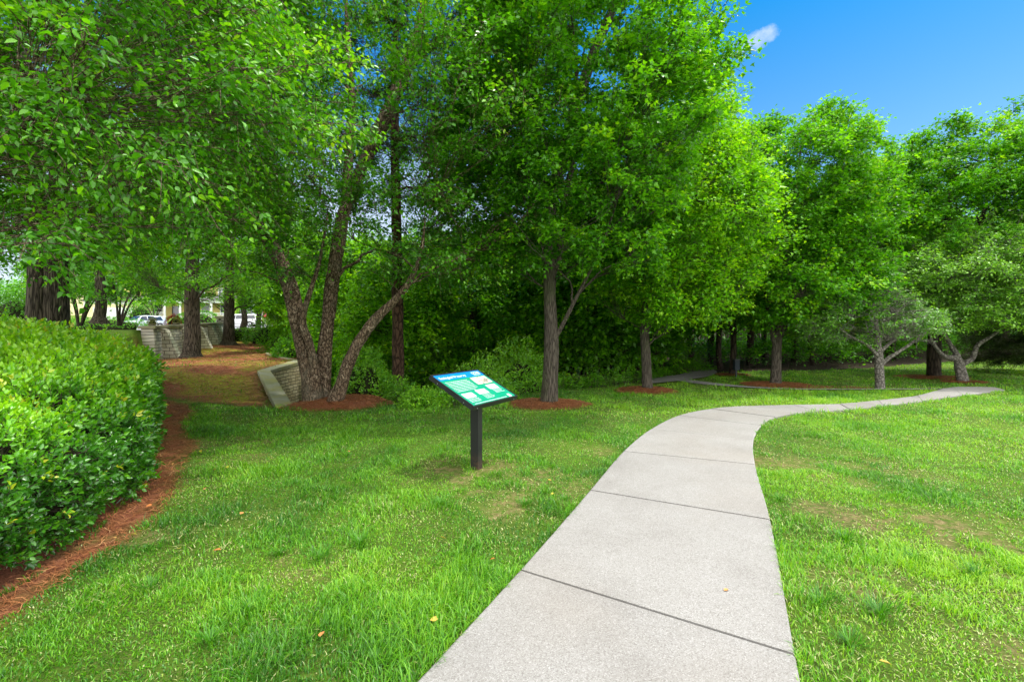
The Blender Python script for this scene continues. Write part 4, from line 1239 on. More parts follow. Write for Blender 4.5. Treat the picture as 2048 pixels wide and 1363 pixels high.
# dark ground cover and thickets of the wood
foliage_mass('undergrowth', 'dark tangled undergrowth on the shaded floor of the wood', 'undergrowth',
             [(-9.3, 19), (-8, 17.6), (-6, 14), (-3, 12.6), (0, 13.6), (3, 14.4), (4.6, 16.2), (6.8, 19.5), (9, 18.4), (14, 19.6), (20, 23), (28, 27.5), (40, 33), (60, 46), (30, 42), (10, 27), (-8, 27)], 16000, 1.0, .13, 'maple_leaf', 301, tone0=-.05)
foliage_mass('woods', 'deep mass of dark green woodland behind the individual trees', 'woods',
             [(-14, 31), (-9, 27.5), (10, 27.5), (30, 32), (60, 46), (90, 60), (90, 75), (40, 60), (0, 42), (-14, 42)], 22000, 5.2, .30, 'maple_leaf', 303, lump=.22, tone0=0)
foliage_mass('woods', 'distant leafy treeline beyond the street and houses', 'woods',
             [(-120, 95), (-60, 96), (-22, 92), (-8, 60), (-10, 44), (-4, 44), (5, 70), (0, 110), (-120, 125)], 16000, 8.5, .5, 'maple_leaf', 305, lump=.10, tone0=.05)
# ------------------------------------------------------------------ the big hedge on the left
def make_hedge():
    rng = np.random.default_rng(401)
    foot = catmull(HEDGE_FOOT, 10)
    seg = np.linalg.norm(np.diff(foot, axis=0), axis=1)
    cum = np.concatenate([[0], np.cumsum(seg)])
    T = unit(np.gradient(foot, axis=0))
    Nn = np.column_stack([-T[:, 1], T[:, 0]])          # points left, into the hedge
    prof = np.array([(.10, .04), (.00, .20), (-.02, .5), (.03, .76), (.13, .92), (.34, 1.03), (.8, 1.09), (1.6, 1.14), (2.8, 1.21), (4.4, 1.26)])
    pseg = np.linalg.norm(np.diff(prof, axis=0), axis=1)
    pc = np.concatenate([[0], np.cumsum(pseg)])
    pt = unit(np.gradient(prof, axis=0))
    pn = np.column_stack([-pt[:, 1], pt[:, 0]])
    def surf(s, q, off=0.0):
        fx = np.column_stack([np.interp(s, cum, foot[:, 0]), np.interp(s, cum, foot[:, 1])])
        nn = unit(np.column_stack([np.interp(s, cum, Nn[:, 0]), np.interp(s, cum, Nn[:, 1])]))
        ins, zz = np.interp(q, pc, prof[:, 0]), np.interp(q, pc, prof[:, 1])
        a, b = np.interp(q, pc, pn[:, 0]), np.interp(q, pc, pn[:, 1])
        # profile normal (-a) is outward horizontally
        nrm = np.column_stack([nn * (a)[:, None], b])
        nrm = unit(nrm)
        endf = smooth(cum[-1], cum[-1] - 1.4, s)          # rounded far end
        endf2 = .82 + .18 * endf
        xy = fx + nn * (ins + .16 * smooth(3.8, 6.5, fx[:, 1]))[:, None]
        z = height(xy) + zz * endf2
        p = np.column_stack([xy, z])
        lump = (fbm(p, 2.1, 44, 3) - .5) * .50
        p = p + nrm * (lump + off)[:, None]
        return p, nrm
    root = empty('hedge', (float(foot[30, 0]), float(foot[30, 1]), h1(*foot[30])), 'large rounded evergreen hedge with bright new shoots on top, in the left foreground', 'hedge')
    N = 56000
    s = rng.uniform(0, cum[-1], N)
    q = rng.uniform(0, pc[-1], N)
    p, nrm = surf(s, q, -rng.random(N) ** 1.6 * .16)
    keep = rng.random(N) < np.clip(3.6 / np.maximum(np.hypot(p[:, 0], p[:, 1]), .1), .18, 1) ** 1.25
    keep &= (p[:, 1] > .9)
    p, nrm, q, s = p[keep], nrm[keep], q[keep], s[keep]
    D = np.hypot(p[:, 0], p[:, 1])
    n = len(p)
    d = unit(nrm * .75 + np.array([0, 0, .55]) + rng.normal(0, .42, (n, 3)))
    L = .085 * rng.uniform(.6, 1.5, n) * (1 + .45 * (q > 1.2)) * np.clip(D / 4.5, 1, 1.9)
    k = 9
    i = np.repeat(np.arange(n), k)
    j = np.tile(np.arange(k), n)
    u = j / (k - 1)
    ref = unit(np.cross(d, rng.normal(0, 1, (n, 3))))
    ref2 = np.cross(d, ref)
    ang = j * 2.4 + rng.uniform(0, 6.28, n)[i]
    lat = ref[i] * np.cos(ang)[:, None] + ref2[i] * np.sin(ang)[:, None]
    pos = p[i] + d[i] * (u * L[i])[:, None] + lat * .006
    ax = unit(lat * (1.0 - .55 * u)[:, None] + d[i] * (.45 + .6 * u)[:, None] + rng.normal(0, .2, (len(i), 3)))
    nr = d[i] + rng.normal(0, .35, (len(i), 3))
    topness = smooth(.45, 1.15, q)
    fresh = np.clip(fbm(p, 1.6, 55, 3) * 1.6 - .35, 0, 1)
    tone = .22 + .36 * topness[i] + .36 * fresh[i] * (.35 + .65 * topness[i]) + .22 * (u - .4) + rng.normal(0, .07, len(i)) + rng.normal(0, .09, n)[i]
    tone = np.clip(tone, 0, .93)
    gold = (rng.random(n) < .03 + .07 * topness * (fbm(p, 1.1, 99, 2) > .52))[i] & (u > .5)
    tone = np.where(gold, rng.uniform(.95, 1, len(i)), tone)
    size = rng.uniform(.030, .052, len(i)) * (1.0 - .35 * np.abs(u - .45)) * np.clip(D[i] / 4.2, 1, 2.1)
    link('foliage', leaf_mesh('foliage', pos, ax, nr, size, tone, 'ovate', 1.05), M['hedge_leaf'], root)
    st = np.stack([p - nrm * .10, p + d * (L * .4)[:, None], p + d * L[:, None]], 1)
    sel = D < 7
    V, Q = tube_batch(st[sel], np.tile([.0028, .002, .001], (sel.sum(), 1)), 3)
    link('twigs', quad_mesh('twigs', V, Q), M['twig'], root)
    # dark twiggy inside, under the leaf layer
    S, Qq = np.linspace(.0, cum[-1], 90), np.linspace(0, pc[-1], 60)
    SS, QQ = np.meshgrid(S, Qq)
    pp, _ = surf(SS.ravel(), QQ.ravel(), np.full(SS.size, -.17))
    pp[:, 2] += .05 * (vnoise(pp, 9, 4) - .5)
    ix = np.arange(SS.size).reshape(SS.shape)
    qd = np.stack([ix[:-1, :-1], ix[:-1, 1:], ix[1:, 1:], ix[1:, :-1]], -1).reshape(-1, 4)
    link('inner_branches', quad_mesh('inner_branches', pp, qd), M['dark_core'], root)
make_hedge()

def bush(name, label, cat, c, rx, ry, rz, n, leaf, mat, seed, tone0=0., clipped=0.0, group=None, wide=1.0, core=None, tpl='kite', boxy=False, parent=None, up=.5):
    """a rounded or box-clipped bush: a skin of sprigs over dark inner branches"""
    rng = np.random.default_rng(seed)
    if parent is None:
        root = empty(name, c, label, cat, group)
    else:
        root = parent
    v = unit(rng.normal(0, 1, (n, 3)))
    if boxy:
        v = v / np.max(np.abs(v), axis=1, keepdims=True)
    else:
        v[:, 2] = np.abs(v[:, 2]) * .95 + .02
    R = np.array([rx, ry, rz])
    lum = 1 + (.55 * (1 - clipped)) * (fbm(unit(v) * np.array([1, 1, 1]) + seed, 2.4, seed, 2) - .5)
    dep = 1 - rng.random(n) ** 1.5 * (.30 if clipped < .5 else .10)
    rel = v * R * (lum * dep)[:, None]
    if boxy:
        rel[:, 2] = rel[:, 2] + rz
    p = rel + np.array(c)
    nrm = unit(v / R)
    k = 7
    i = np.repeat(np.arange(n), k)
    u = np.tile(np.linspace(0, 1, k), n)
    d = unit(nrm + np.array([0, 0, up]) + rng.normal(0, .5, (n, 3)))
    pos = p[i] + d[i] * (u * leaf * 2.4 * (1 - .6 * clipped))[:, None]
    ax = unit(d[i] * .5 + rng.normal(0, .8, (n * k, 3)))
    nr = np.array([0, 0, 1.]) + nrm[i] * .5 + rng.normal(0, .4, (n * k, 3))
    tone = np.clip(.42 + tone0 + rng.normal(0, .1, n)[i] + rng.normal(0, .12, n * k) + .25 * (u - .5), 0, 1)
    ob = link('foliage' if parent is None else name, leaf_mesh('foliage', pos, ax, nr, leaf * rng.uniform(.65, 1.2, n * k), tone, tpl, wide), M[mat], root)
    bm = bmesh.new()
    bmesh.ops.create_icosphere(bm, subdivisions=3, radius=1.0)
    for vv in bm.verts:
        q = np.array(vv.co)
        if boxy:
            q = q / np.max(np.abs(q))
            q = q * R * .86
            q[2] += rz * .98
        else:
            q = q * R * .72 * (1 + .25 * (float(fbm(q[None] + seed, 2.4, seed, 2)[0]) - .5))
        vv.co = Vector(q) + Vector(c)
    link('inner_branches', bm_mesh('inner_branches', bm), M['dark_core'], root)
    return root

# light green shrubs at the lip of the ravine
def lip(px, D):
    x = (px - 1024) * D / F
    return (x, D, h1(x, D) - .15)
def shrub(label, px, D, rx, rz, seed, tone0=.0, n=620, leaf=.055, mat='shrub_leaf', group=None):
    x, y, z = lip(px, D)
    return bush('shrub', label, 'shrub', (x, y, z), rx * 1.08, rx * .85, rz + (.5 if rz > .8 and px > 700 else 0), int(n * 1.3), leaf, mat, seed, tone0, group=group)
shrub('broad-leaved green shrub between the retaining wall and the river birch', 612, 10.5, .36, 1.0, 411, .12, 380, .085)
shrub('dark glossy shrub hanging over the top of the retaining wall behind the birch', 600, 18.0, .9, .9, 413, -.1, 500, .10, 'dark_leaf')
shrub('low leafy shrub in the fork between the leaning birch trunk and the pine', 728, 11.0, .62, 1.1, 415, .15, 760, .06)
shrub('low leafy shrub directly in front of the ravine pine', 780, 11.3, .55, .95, 416, .2, 620, .06)
shrub('tallest pale green shrub just left of and behind the information sign', 872, 10.8, .85, 1.75, 417, .30, 1500, .055)
shrub('pale green shrub spilling onto the lawn left of the sign', 845, 9.6, .55, .62, 419, .3, 700, .05)
shrub('pale green shrub behind the top edge of the information sign', 962, 11.6, .85, 1.80, 421, .28, 1500, .055)
shrub('rounded green shrub between the sign and the straight grey maple', 1040, 12.2, .75, 1.45, 423, .18, 1100, .055)
shrub('low green shrub behind the foot of the straight grey maple', 1130, 13.4, .75, .95, 425, .1, 800, .055)
shrub('low mid-green shrub between the sign panel and the lawn edge', 995, 10.7, .5, .62, 427, .1, 560, .05)
foliage_mass('undergrowth', 'leafy green ground cover filling the ravine below the shrubs', 'undergrowth',
             [(-4.9, 10.0), (-3.2, 10.9), (-2.6, 9.85), (-1.7, 9.15), (-.4, 10.15), (.8, 12.0), (2.3, 12.8), (3.8, 14.0), (3, 15.4), (-1, 15), (-3, 14.5), (-5.8, 15), (-6.9, 14)], 5200, .75, .065, 'shrub_leaf', 431, tone0=.02)
foliage_mass('ivy', 'dark ivy and brambles along the foot of the wood between the maples', 'ivy',
             [(1.2, 12.6), (2.4, 12.6), (4, 13.8), (6.0, 16.2), (8.0, 17.8), (6.0, 19), (3, 16), (1, 14.2)], 3600, .55, .06, 'dark_leaf', 433, tone0=.0)
# tall dark thicket on the bank between hedge and birch
for (px, D, rx, rz, sd, lb) in ((548, 31, 1.9, 2.1, 441, 'loose light green bush right of the clipped box hedge'), (585, 24, 1.5, 1.9, 443, 'loose bush overhanging the bank left of the birch trunks'), (648, 20, 1.6, 2.2, 445, 'drooping dark shrub seen between the birch trunks'), (700, 16, 1.3, 1.9, 447, 'dark leafy shrub in the hollow behind the leaning birch trunk')):
    x = (px - 1024) * D / F
    bush('shrub', lb, 'shrub', (x, D, h1(x, D) - .2), rx, rx * .9, rz, 700, .11 if D > 18 else .08, 'shrub_leaf' if sd == 441 else 'dark_leaf', sd, .05)

# ------------------------------------------------------------------ information sign
def make_sign():
    u = Vector((.51, .86, 0)).normalized()
    v = Vector((-.86, .51, 0)).normalized()
    c = Vector((-.42, 5.30, .95))
    sl_ = (v * .60 + Vector((0, 0, .30)))
    up = sl_.normalized()
    hl, hw = .335, .46
    nrm = u.cross(up).normalized()
    root = empty('information_sign', (-.41, 5.24, 0), 'tilted green and blue information panel on a square black post beside the path', 'sign')
    def pt(a, b, h=0.0):
        return c + u * a + up * b + nrm * h
    ex, ey = u, up
    def slab(bm, a0, a1, b0, b1, h0, h1_, mi=0, bev=0.0):
        vs = [bm.verts.new(pt(a, b, h)) for h in (h0, h1_) for a, b in ((a0, b0), (a1, b0), (a1, b1), (a0, b1))]
        fs = [bm.faces.new([vs[i] for i in f]) for f in ((3, 2, 1, 0), (4, 5, 6, 7), (0, 1, 5, 4), (1, 2, 6, 5), (2, 3, 7, 6), (3, 0, 4, 7))]
        for f in fs:
            f.material_index = mi
        if bev:
            bmesh.ops.bevel(bm, geom=list(set(e for f in fs for e in f.edges)), offset=bev, segments=2, affect='EDGES')
    # post
    bm = bmesh.new()
    ang = math.atan2(u.y, u.x)
    box(bm, (-.41, 5.24, .42), (.102, .102, .94), ang, .006)
    link('post', bm_mesh('post', bm), M['post_paint'], root)
    bm = bmesh.new()
    slab(bm, -hw, hw, -hl, hl, -.052, -.012, 0, .004)
    for a0, a1, b0, b1 in ((-hw, hw, hl - .020, hl), (-hw, hw, -hl, -hl + .020), (-hw, -hw + .020, -hl + .0205, hl - .0205), (hw - .020, hw, -hl + .0205, hl - .0205)):
        slab(bm, a0, a1, b0, b1, -.0115, .003, 0, .0025)
    link('frame', bm_mesh('frame', bm), M['black_metal'], root)
    bm = bmesh.new()
    slab(bm, -.13, .13, -.16, .16, -.068, -.0525, 0, .003)
    link('mounting_plate', bm_mesh('mounting_plate', bm), M['black_metal'], root)
    for a, b in ((-.38, -hl), (.38, -hl), (-hw, .2), (-hw, -.2)):
        bm = bmesh.new()
        if b == -hl:
            cyl(bm, pt(a, b + .001, -.03), pt(a, b - .004, -.03), .006, seg=8)
        else:
            cyl(bm, pt(a + .001, b, -.03), pt(a - .004, b, -.03), .006, seg=8)
        link('screw', bm_mesh('screw', bm), M['rim_metal'], root)
    # printed panel: a field of green, a blue heading band, pictures, rows of small print
    A, B = hw - .0205, hl - .0205
    bm = bmesh.new()
    def rect(a0, a1, b0, b1, h, mi):
        quad(bm, [pt(a0, b0, h), pt(a1, b0, h), pt(a1, b1, h), pt(a0, b1, h)], mi)
    band = B - .115
    slab(bm, -A, A, -B, band, -.0115, -.0040, 0)
    slab(bm, -A, A, band + .0003, B, -.0115, -.0038, 1)
    panel = link('panel', bm_mesh('panel', bm), [M['sign_green'], M['sign_blue']], root)
    def X(f): return -A + 2 * A * f
    def Y(f): return B - 2 * B * f
    bm = bmesh.new()
    rng = random.Random(6)
    def words(x0, x1, y, hgt, h=-.0026):
        x = x0
        while x < x1 - .008:
            w_ = min(rng.uniform(.010, .038), x1 - x)
            rect(x, x + w_, y - hgt / 2, y + hgt / 2, h, 0)
            x += w_ + .005
    for r in range(8):
        words(X(.05), X(.55 if r != 7 else .46) - rng.uniform(0, .02), Y(.255 + r * .044), .0080)
    link('small_print', bm_mesh('small_print', bm), M['sign_white'], panel)
    for k_, (x0, y0, w1) in enumerate(((.055, .86, .24), (.40, .84, .22), (.72, .74, .22))):
        bm = bmesh.new()
        for r in range(4):
            words(X(x0), X(x0 + w1 - rng.uniform(0, .05)), Y(y0 - .02 + r * .036 - .045), .0075)
        link('caption', bm_mesh('caption', bm), M['sign_white'], panel)
    bm = bmesh.new()
    words(X(.06), X(.80), Y(.965), .009)
    link('small_print', bm_mesh('small_print', bm), M['sign_white'], panel)
    bm = bmesh.new()
    rect(X(.60), X(.955), Y(.46), Y(.215), -.0030, 0)
    link('photograph', bm_mesh('photograph', bm), M['sign_photo'], panel)
    for (x0, y0, y1) in ((.055, .775, .64), (.37, .745, .605), (.70, .655, .515)):
        bm = bmesh.new()
        rect(X(x0), X(x0 + .22), Y(y0), Y(y1), -.0030, 0)
        link('picture', bm_mesh('picture', bm), M['sign_pale'], panel)
    bm = bmesh.new()
    rect(X(.86), X(.925), Y(.985), Y(.89), -.0030, 0)
    link('white_square', bm_mesh('white_square', bm), M['sign_white'], panel)
    def text(body, x, y, size, name, bold=0.0):
        cu = bpy.data.curves.new(name, 'FONT')
        cu.body = body
        cu.size = size
        cu.offset = bold
        tmp = bpy.data.objects.new('tmp', cu)
        COL.objects.link(tmp)
        dg = bpy.context.evaluated_depsgraph_get()
        me = bpy.data.meshes.new_from_object(tmp.evaluated_get(dg))
        bpy.data.objects.remove(tmp)
        for vv in me.vertices:
            vv.co = pt(x + vv.co.x, y + vv.co.y, -.0022)
        return link(name, me, M['sign_white'], panel)
    text('Ecological Recovery', X(.05), Y(.140), .060, 'title', .0016)
    text('CCHB', X(.77), Y(.108), .060, 'logo', .0020)
    bm = bmesh.new()
    rect(X(.775), X(.94), Y(.150), Y(.135), -.0024, 0)
    link('logo_line', bm_mesh('logo_line', bm), M['sign_white'], panel)
def sign_mats():
    M['post_paint'] = None
    m, t, o = new_mat('post_paint')
    v = objvec(t)
    n = noise(t, 22, 6, .7, v)
    sp = nd(t, 'ShaderNodeSeparateXYZ')
    tcn = t.nodes.new('ShaderNodeTexCoord')
    t.links.new(tcn.outputs['Object'], sp.inputs[0])
    zz = nd(t, 'ShaderNodeMapRange', {'Value': sp.outputs['Z'], 'From Min': .22, 'From Max': .0, 'To Min': 0.0, 'To Max': .75})
    f = nd(t, 'ShaderNodeMath', {0: zz.outputs[0], 1: nd(t, 'ShaderNodeMapRange', {'Value': n, 'From Min': .42, 'From Max': .6}).outputs[0]}, operation='MULTIPLY')
    c = mixc(t, f.outputs[0], (0.013, 0.013, 0.015), (0.10, 0.055, 0.03))
    pbsdf(t, o, **{'Base Color': c, 'Roughness': .5})
    M['post_paint'] = m
    M['sign_green'] = solid('sign_green', (0.0, 0.27, 0.15), .35)
    M['sign_blue'] = solid('sign_blue', (0.0, 0.19, 0.55), .35)
    M['sign_white'] = solid('sign_white', (0.60, 0.70, 0.68), .4)
    def pic(name, stops, sc1, seedv):
        m, t, o = new_mat(name)
        v = objvec(t, sc1, sc1, sc1)
        n = noise(t, 1.0, 3, .6, v, 1.0)
        pbsdf(t, o, **{'Base Color': ramp(t, n, stops), 'Roughness': .4})
        return m
    M['sign_photo'] = pic('sign_photo', [(0.3, (.06, .12, .10)), (0.42, (.20, .20, .17)), (0.5, (.62, .48, .38)), (0.6, (.7, .75, .68)), (0.75, (.45, .62, .55))], 13, 0)
    M['sign_pale'] = pic('sign_pale', [(0.3, (.25, .38, .30)), (0.42, (.62, .74, .66)), (0.6, (.74, .82, .76)), (0.75, (.70, .66, .55))], 17, 0)
sign_mats()
make_sign()

# ------------------------------------------------------------------ stone walls
def stone_mat(name, bw, bh, cols, mortar, rz=0.0, along=(1, 0)):
    """coursed rubble laid along the wall's own direction"""
    m, t, o = new_mat(name)
    g = t.nodes.new('ShaderNodeTexCoord')
    dot = nd(t, 'ShaderNodeVectorMath', {0: g.outputs['Object'], 1: (along[0], along[1], 0)}, operation='DOT_PRODUCT')
    sp = nd(t, 'ShaderNodeSeparateXYZ', {0: g.outputs['Object']})
    cb = nd(t, 'ShaderNodeCombineXYZ', {0: dot.outputs['Value'], 1: sp.outputs['Z']})
    nz_ = nd(t, 'ShaderNodeTexNoise', {'Scale': 3.5, 'Detail': 3.0})
    t.links.new(g.outputs['Object'], nz_.inputs['Vector'])
    sc_ = nd(t, 'ShaderNodeVectorMath', {0: nz_.outputs['Color'], 1: (.10, .06, 0)}, operation='MULTIPLY')
    ad = nd(t, 'ShaderNodeVectorMath', {0: cb.outputs[0], 1: sc_.outputs[0]}, operation='ADD')
    br = nd(t, 'ShaderNodeTexBrick', {'Vector': ad.outputs[0], 'Scale': 1.0, 'Brick Width': bw, 'Row Height': bh, 'Mortar Size': bh * .09, 'Mortar Smooth': .4, 'Bias': 0.0,
                                     'Color1': (0, 0, 0, 1), 'Color2': (1, 1, 1, 1), 'Mortar': (.5, .5, .5, 1)}, offset=.5, squash=.7, squash_frequency=3)
    sepc = nd(t, 'ShaderNodeSeparateColor', {0: br.outputs['Color']})
    n = noise(t, 6, 5, .7, g.outputs['Object'])
    mixn = nd(t, 'ShaderNodeMath', {0: sepc.outputs[0], 1: .6, 2: nd(t, 'ShaderNodeMath', {0: n, 1: .4}, operation='MULTIPLY').outputs[0]}, operation='MULTIPLY_ADD')
    c = ramp(t, mixn.outputs[0], cols)
    c = mixc(t, br.outputs['Fac'], c, mortar)
    h = nd(t, 'ShaderNodeMath', {0: 1.0, 1: br.outputs['Fac']}, operation='SUBTRACT')
    pbsdf(t, o, **{'Base Color': c, 'Roughness': .9, 'Specular IOR Level': .2, 'Normal': bump(t, h.outputs[0], .8, .04)})
    return m
SC = [(0.1, (.24, .235, .22)), (0.35, (.46, .44, .40)), (0.6, (.58, .52, .42)), (0.85, (.68, .66, .60))]
M['street_stone'] = stone_mat('street_stone', .42, .13, SC, (.10, .09, .075), along=tuple(WDIR))
rd = (np.array(RET[1]) - np.array(RET[0]))
rd = rd / np.linalg.norm(rd)
M['retaining_stone'] = stone_mat('retaining_stone', .26, .10, [(0.1, (.27, .23, .12)), (0.4, (.44, .38, .23)), (0.8, (.56, .50, .33))], (.07, .06, .035), along=tuple(rd))
def mossy(name, a, b, c_):
    m, t, o = new_mat(name)
    v = objvec(t)
    n = noise(t, 2.2, 5, .65, v)
    n2 = noise(t, 18, 4, .6, v)
    c = ramp(t, n, [(0.3, a), (0.5, b), (0.7, c_)])
    pbsdf(t, o, **{'Base Color': mixc(t, nd(t, 'ShaderNodeMath', {0: n2, 1: .4}, operation='MULTIPLY').outputs[0], c, (.08, .08, .05)), 'Roughness': .9, 'Normal': bump(t, n2, .4, .01)})
    return m
M['wall_cap'] = mossy('wall_cap', (.36, .35, .28), (.30, .29, .17), (.36, .33, .04))
M['cap_stone'] = mossy('cap_stone', (.34, .30, .22), (.28, .25, .17), (.22, .22, .10))

def make_street_wall():
    Lw = float(np.linalg.norm(WALL_B - WALL_A))
    root = empty('stone_wall', (*WALL_A, h1(*(WALL_A - WNRM * .3))), 'long grey rubble stone wall with sloping buttresses between street and pine straw slope', 'wall')
    def at(s, off):
        return WALL_A + WDIR * s - WNRM * off           # off > 0: towards the camera side
    def ztop(s):
        return 1.66 + .42 * s / Lw
    bm = bmesh.new()
    n = 24
    rows = []
    for i in range(n + 1):
        s = Lw * i / n
        zb = float(height(np.array([at(s, .6)]))[0]) - .4
        z1 = ztop(s)
        rows.append([bm.verts.new((*at(s, o), z)) for o, z in ((.34, zb), (.22, z1), (-.18, z1), (-.18, zb))])
    for a, b in zip(rows[:-1], rows[1:]):
        for i in range(4):
            j = (i + 1) % 4
            bm.faces.new((a[i], b[i], b[j], a[j]))
    bm.faces.new(rows[0]); bm.faces.new(rows[-1][::-1])
    link('wall', bm_mesh('wall', bm), M['street_stone'], root)
    bm = bmesh.new()
    rows = []
    for i in range(n + 1):
        s = -.06 + (Lw + .12) * i / n
        z1 = ztop(s) + .003
        rows.append([bm.verts.new((*at(s, o), z)) for o, z in ((.30, z1), (.30, z1 + .10), (-.26, z1 + .10), (-.26, z1))])
    for a, b in zip(rows[:-1], rows[1:]):
        for i in range(4):
            j = (i + 1) % 4
            bm.faces.new((a[i], b[i], b[j], a[j]))
    bm.faces.new(rows[0]); bm.faces.new(rows[-1][::-1])
    link('cap', bm_mesh('cap', bm), M['cap_stone'], root)
    for s in (1.2, 4.4, 7.6, 10.2, 12.6, 15.2):
        bm = bmesh.new()
        zb = float(height(np.array([at(s, 1.2)]))[0]) - .3
        z1 = ztop(s)
        vs = [bm.verts.new((*at(s + ds, o), z)) for ds in (-.24, .24) for o, z in ((.2, zb), (1.02, zb), (.40, z1 - .06), (.2, z1 - .01))]
        for f in ((3, 2, 1, 0), (4, 5, 6, 7), (0, 1, 5, 4), (1, 2, 6, 5), (2, 3, 7, 6), (3, 0, 4, 7)):
            bm.faces.new([vs[i] for i in f])
        bmesh.ops.bevel(bm, geom=list(bm.edges), offset=.02, segments=1, affect='EDGES')
        link('buttress', bm_mesh('buttress', bm), M['buttress_stone'], root)
    # end pier with its own small cap
    bm = bmesh.new()
    e = at(Lw + .35, 0)
    box(bm, (*e, 1.4), (.7, .7, 2.1), math.atan2(WDIR[1], WDIR[0]), .02)
    link('pier', bm_mesh('pier', bm), M['street_stone'], root)
    bm = bmesh.new()
    box(bm, (*e, 2.53), (.86, .86, .12), math.atan2(WDIR[1], WDIR[0]), .02)
    link('pier_cap', bm_mesh('pier_cap', bm), M['cap_stone'], root)
    # clipped ball bushes in low bowls on the cap
    lb = ['clipped ball bush in front of the silver car on the stone wall', 'clipped ball bush left of the russet shrub on the stone wall', 'clipped ball bush half hidden by the stout oak on the stone wall']
    for i, (s, l) in enumerate(((.9, lb[0]), (4.5, lb[1]), (6.6, lb[2]))):
        x, y = at(s, -.05)
        zc = ztop(s) + .105
        r = tag(bpy.data.objects.new('ball_planter', None), l, 'planter', 'clipped ball bushes on the stone wall')
        r.location = (x, y, zc)
        COL.objects.link(r)
        bm = bmesh.new()
        prof = ((.09, 0), (.13, .03), (.16, .07), (.17, .085), (.145, .085), (.12, .06))
        ring = []
        for rr, zz in prof:
            ring.append([bm.verts.new((x + rr * math.cos(a), y + rr * math.sin(a), zc + zz)) for a in np.linspace(0, 2 * math.pi, 17)[:-1]])
        for a, b in zip(ring[:-1], ring[1:]):
            for k in range(16):
                bm.faces.new((a[k], a[(k + 1) % 16], b[(k + 1) % 16], b[k]))
        bm.faces.new(ring[0][::-1]); bm.faces.new(ring[-1])
        link('bowl', bm_mesh('bowl', bm), M['cap_stone'], r)
        bush('foliage', '', '', (x, y, zc + .06), .17, .17, .30, 330, .020, 'olive_leaf', 500 + i, .0, clipped=.9, parent=r)
M['buttress_stone'] = stone_mat('buttress_stone', .34, .15, [(0.1, (.42, .40, .32)), (0.5, (.60, .56, .45)), (0.85, (.72, .68, .58))], (.14, .12, .09), along=(.8, .6))
M['olive_leaf'] = leaf_mat('olive_leaf', [(0.0, (0.07, 0.08, 0.02)), (0.6, (0.14, 0.15, 0.04)), (1.0, (0.24, 0.25, 0.07))], .25, gloss=.4)
M['russet_leaf'] = leaf_mat('russet_leaf', [(0.0, (0.14, 0.02, 0.012)), (0.6, (0.30, 0.05, 0.03)), (1.0, (0.45, 0.12, 0.06))], .25, gloss=.4)
make_street_wall()

def make_retaining():
    root = empty('retaining_wall', (*RET[0], 0), 'stone block retaining wall with a mossy sloping concrete cap beside the river birch', 'wall')
    A, B, C = [np.array(p) for p in RET]
    nrm = np.array((rd[1], -rd[0]))                     # towards the ravine
    zA, zB, zC = .05, .45, .66
    def prof(bm, P0, P1, z0, z1, w0, w1, zb, off0=0.0):
        pass
    bm = bmesh.new()
    T = [(A, zA), ((A * .75 + B * .25), zA + .26 * (zB - zA)), ((A + B) / 2, (zA + zB) / 2 + .02), ((A * .25 + B * .75), zA + .77 * (zB - zA)), (B, zB), ((B + C) / 2, (zB + zC) / 2), (C, zC)]
    rows, caps = [], []
    for p_, z in T:
        d = rd if (p_[1] <= B[1] + .01) else (C - B) / np.linalg.norm(C - B)
        nn = np.array((d[1], -d[0]))
        rows.append([bm.verts.new((*(p_ + nn * o), zz)) for o, zz in ((.20, -2.3), (.20, z - .11), (-.10, z - .11), (-.10, -2.3))])
        caps.append((p_, nn, z))
    for a, b in zip(rows[:-1], rows[1:]):
        for i in range(4):
            j = (i + 1) % 4
            bm.faces.new((a[i], b[i], b[j], a[j]))
    bm.faces.new(rows[0]); bm.faces.new(rows[-1][::-1])
    link('wall', bm_mesh('wall', bm), M['retaining_stone'], root)
    bm = bmesh.new()
    rows = []
    for p_, nn, z in caps:
        rows.append([bm.verts.new((*(p_ + nn * o), zz)) for o, zz in ((.22, z - .107), (.22, z), (-.11, z + .01), (-.11, z - .107))])
    for a, b in zip(rows[:-1], rows[1:]):
        for i in range(4):
            j = (i + 1) % 4
            bm.faces.new((a[i], b[i], b[j], a[j]))
    bm.faces.new(rows[0]); bm.faces.new(rows[-1][::-1])
    bmesh.ops.bevel(bm, geom=list(bm.edges), offset=.012, segments=1, affect='EDGES')
    link('cap', bm_mesh('cap', bm), M['wall_cap'], root)
    # low edging kerb that runs back along the slope
    k0 = empty('concrete_edging', (*C, .5), 'low pale concrete edging curving over the mossy slope behind the retaining wall', 'edging')
    pts = catmull([(-7.6, 15.9), (-8.7, 17.2), (-10.0, 18.9), (-11.2, 20.8), (-11.8, 22.5)], 5)
    d = unit(np.gradient(pts, axis=0))
    n2 = np.column_stack([d[:, 1], -d[:, 0]])
    bm = bmesh.new()
    rows = []
    for p_, nn in zip(pts, n2):
        z = h1(*p_) + .05
        rows.append([bm.verts.new((*(p_ + nn * o), zz)) for o, zz in ((.05, z - .3), (.05, z), (-.05, z), (-.05, z - .3))])
    for a, b in zip(rows[:-1], rows[1:]):
        for i in range(4):
            j = (i + 1) % 4
            bm.faces.new((a[i], b[i], b[j], a[j]))
    bm.faces.new(rows[0]); bm.faces.new(rows[-1][::-1])
    link('kerb', bm_mesh('kerb', bm), M['wall_cap'], k0)
make_retaining()

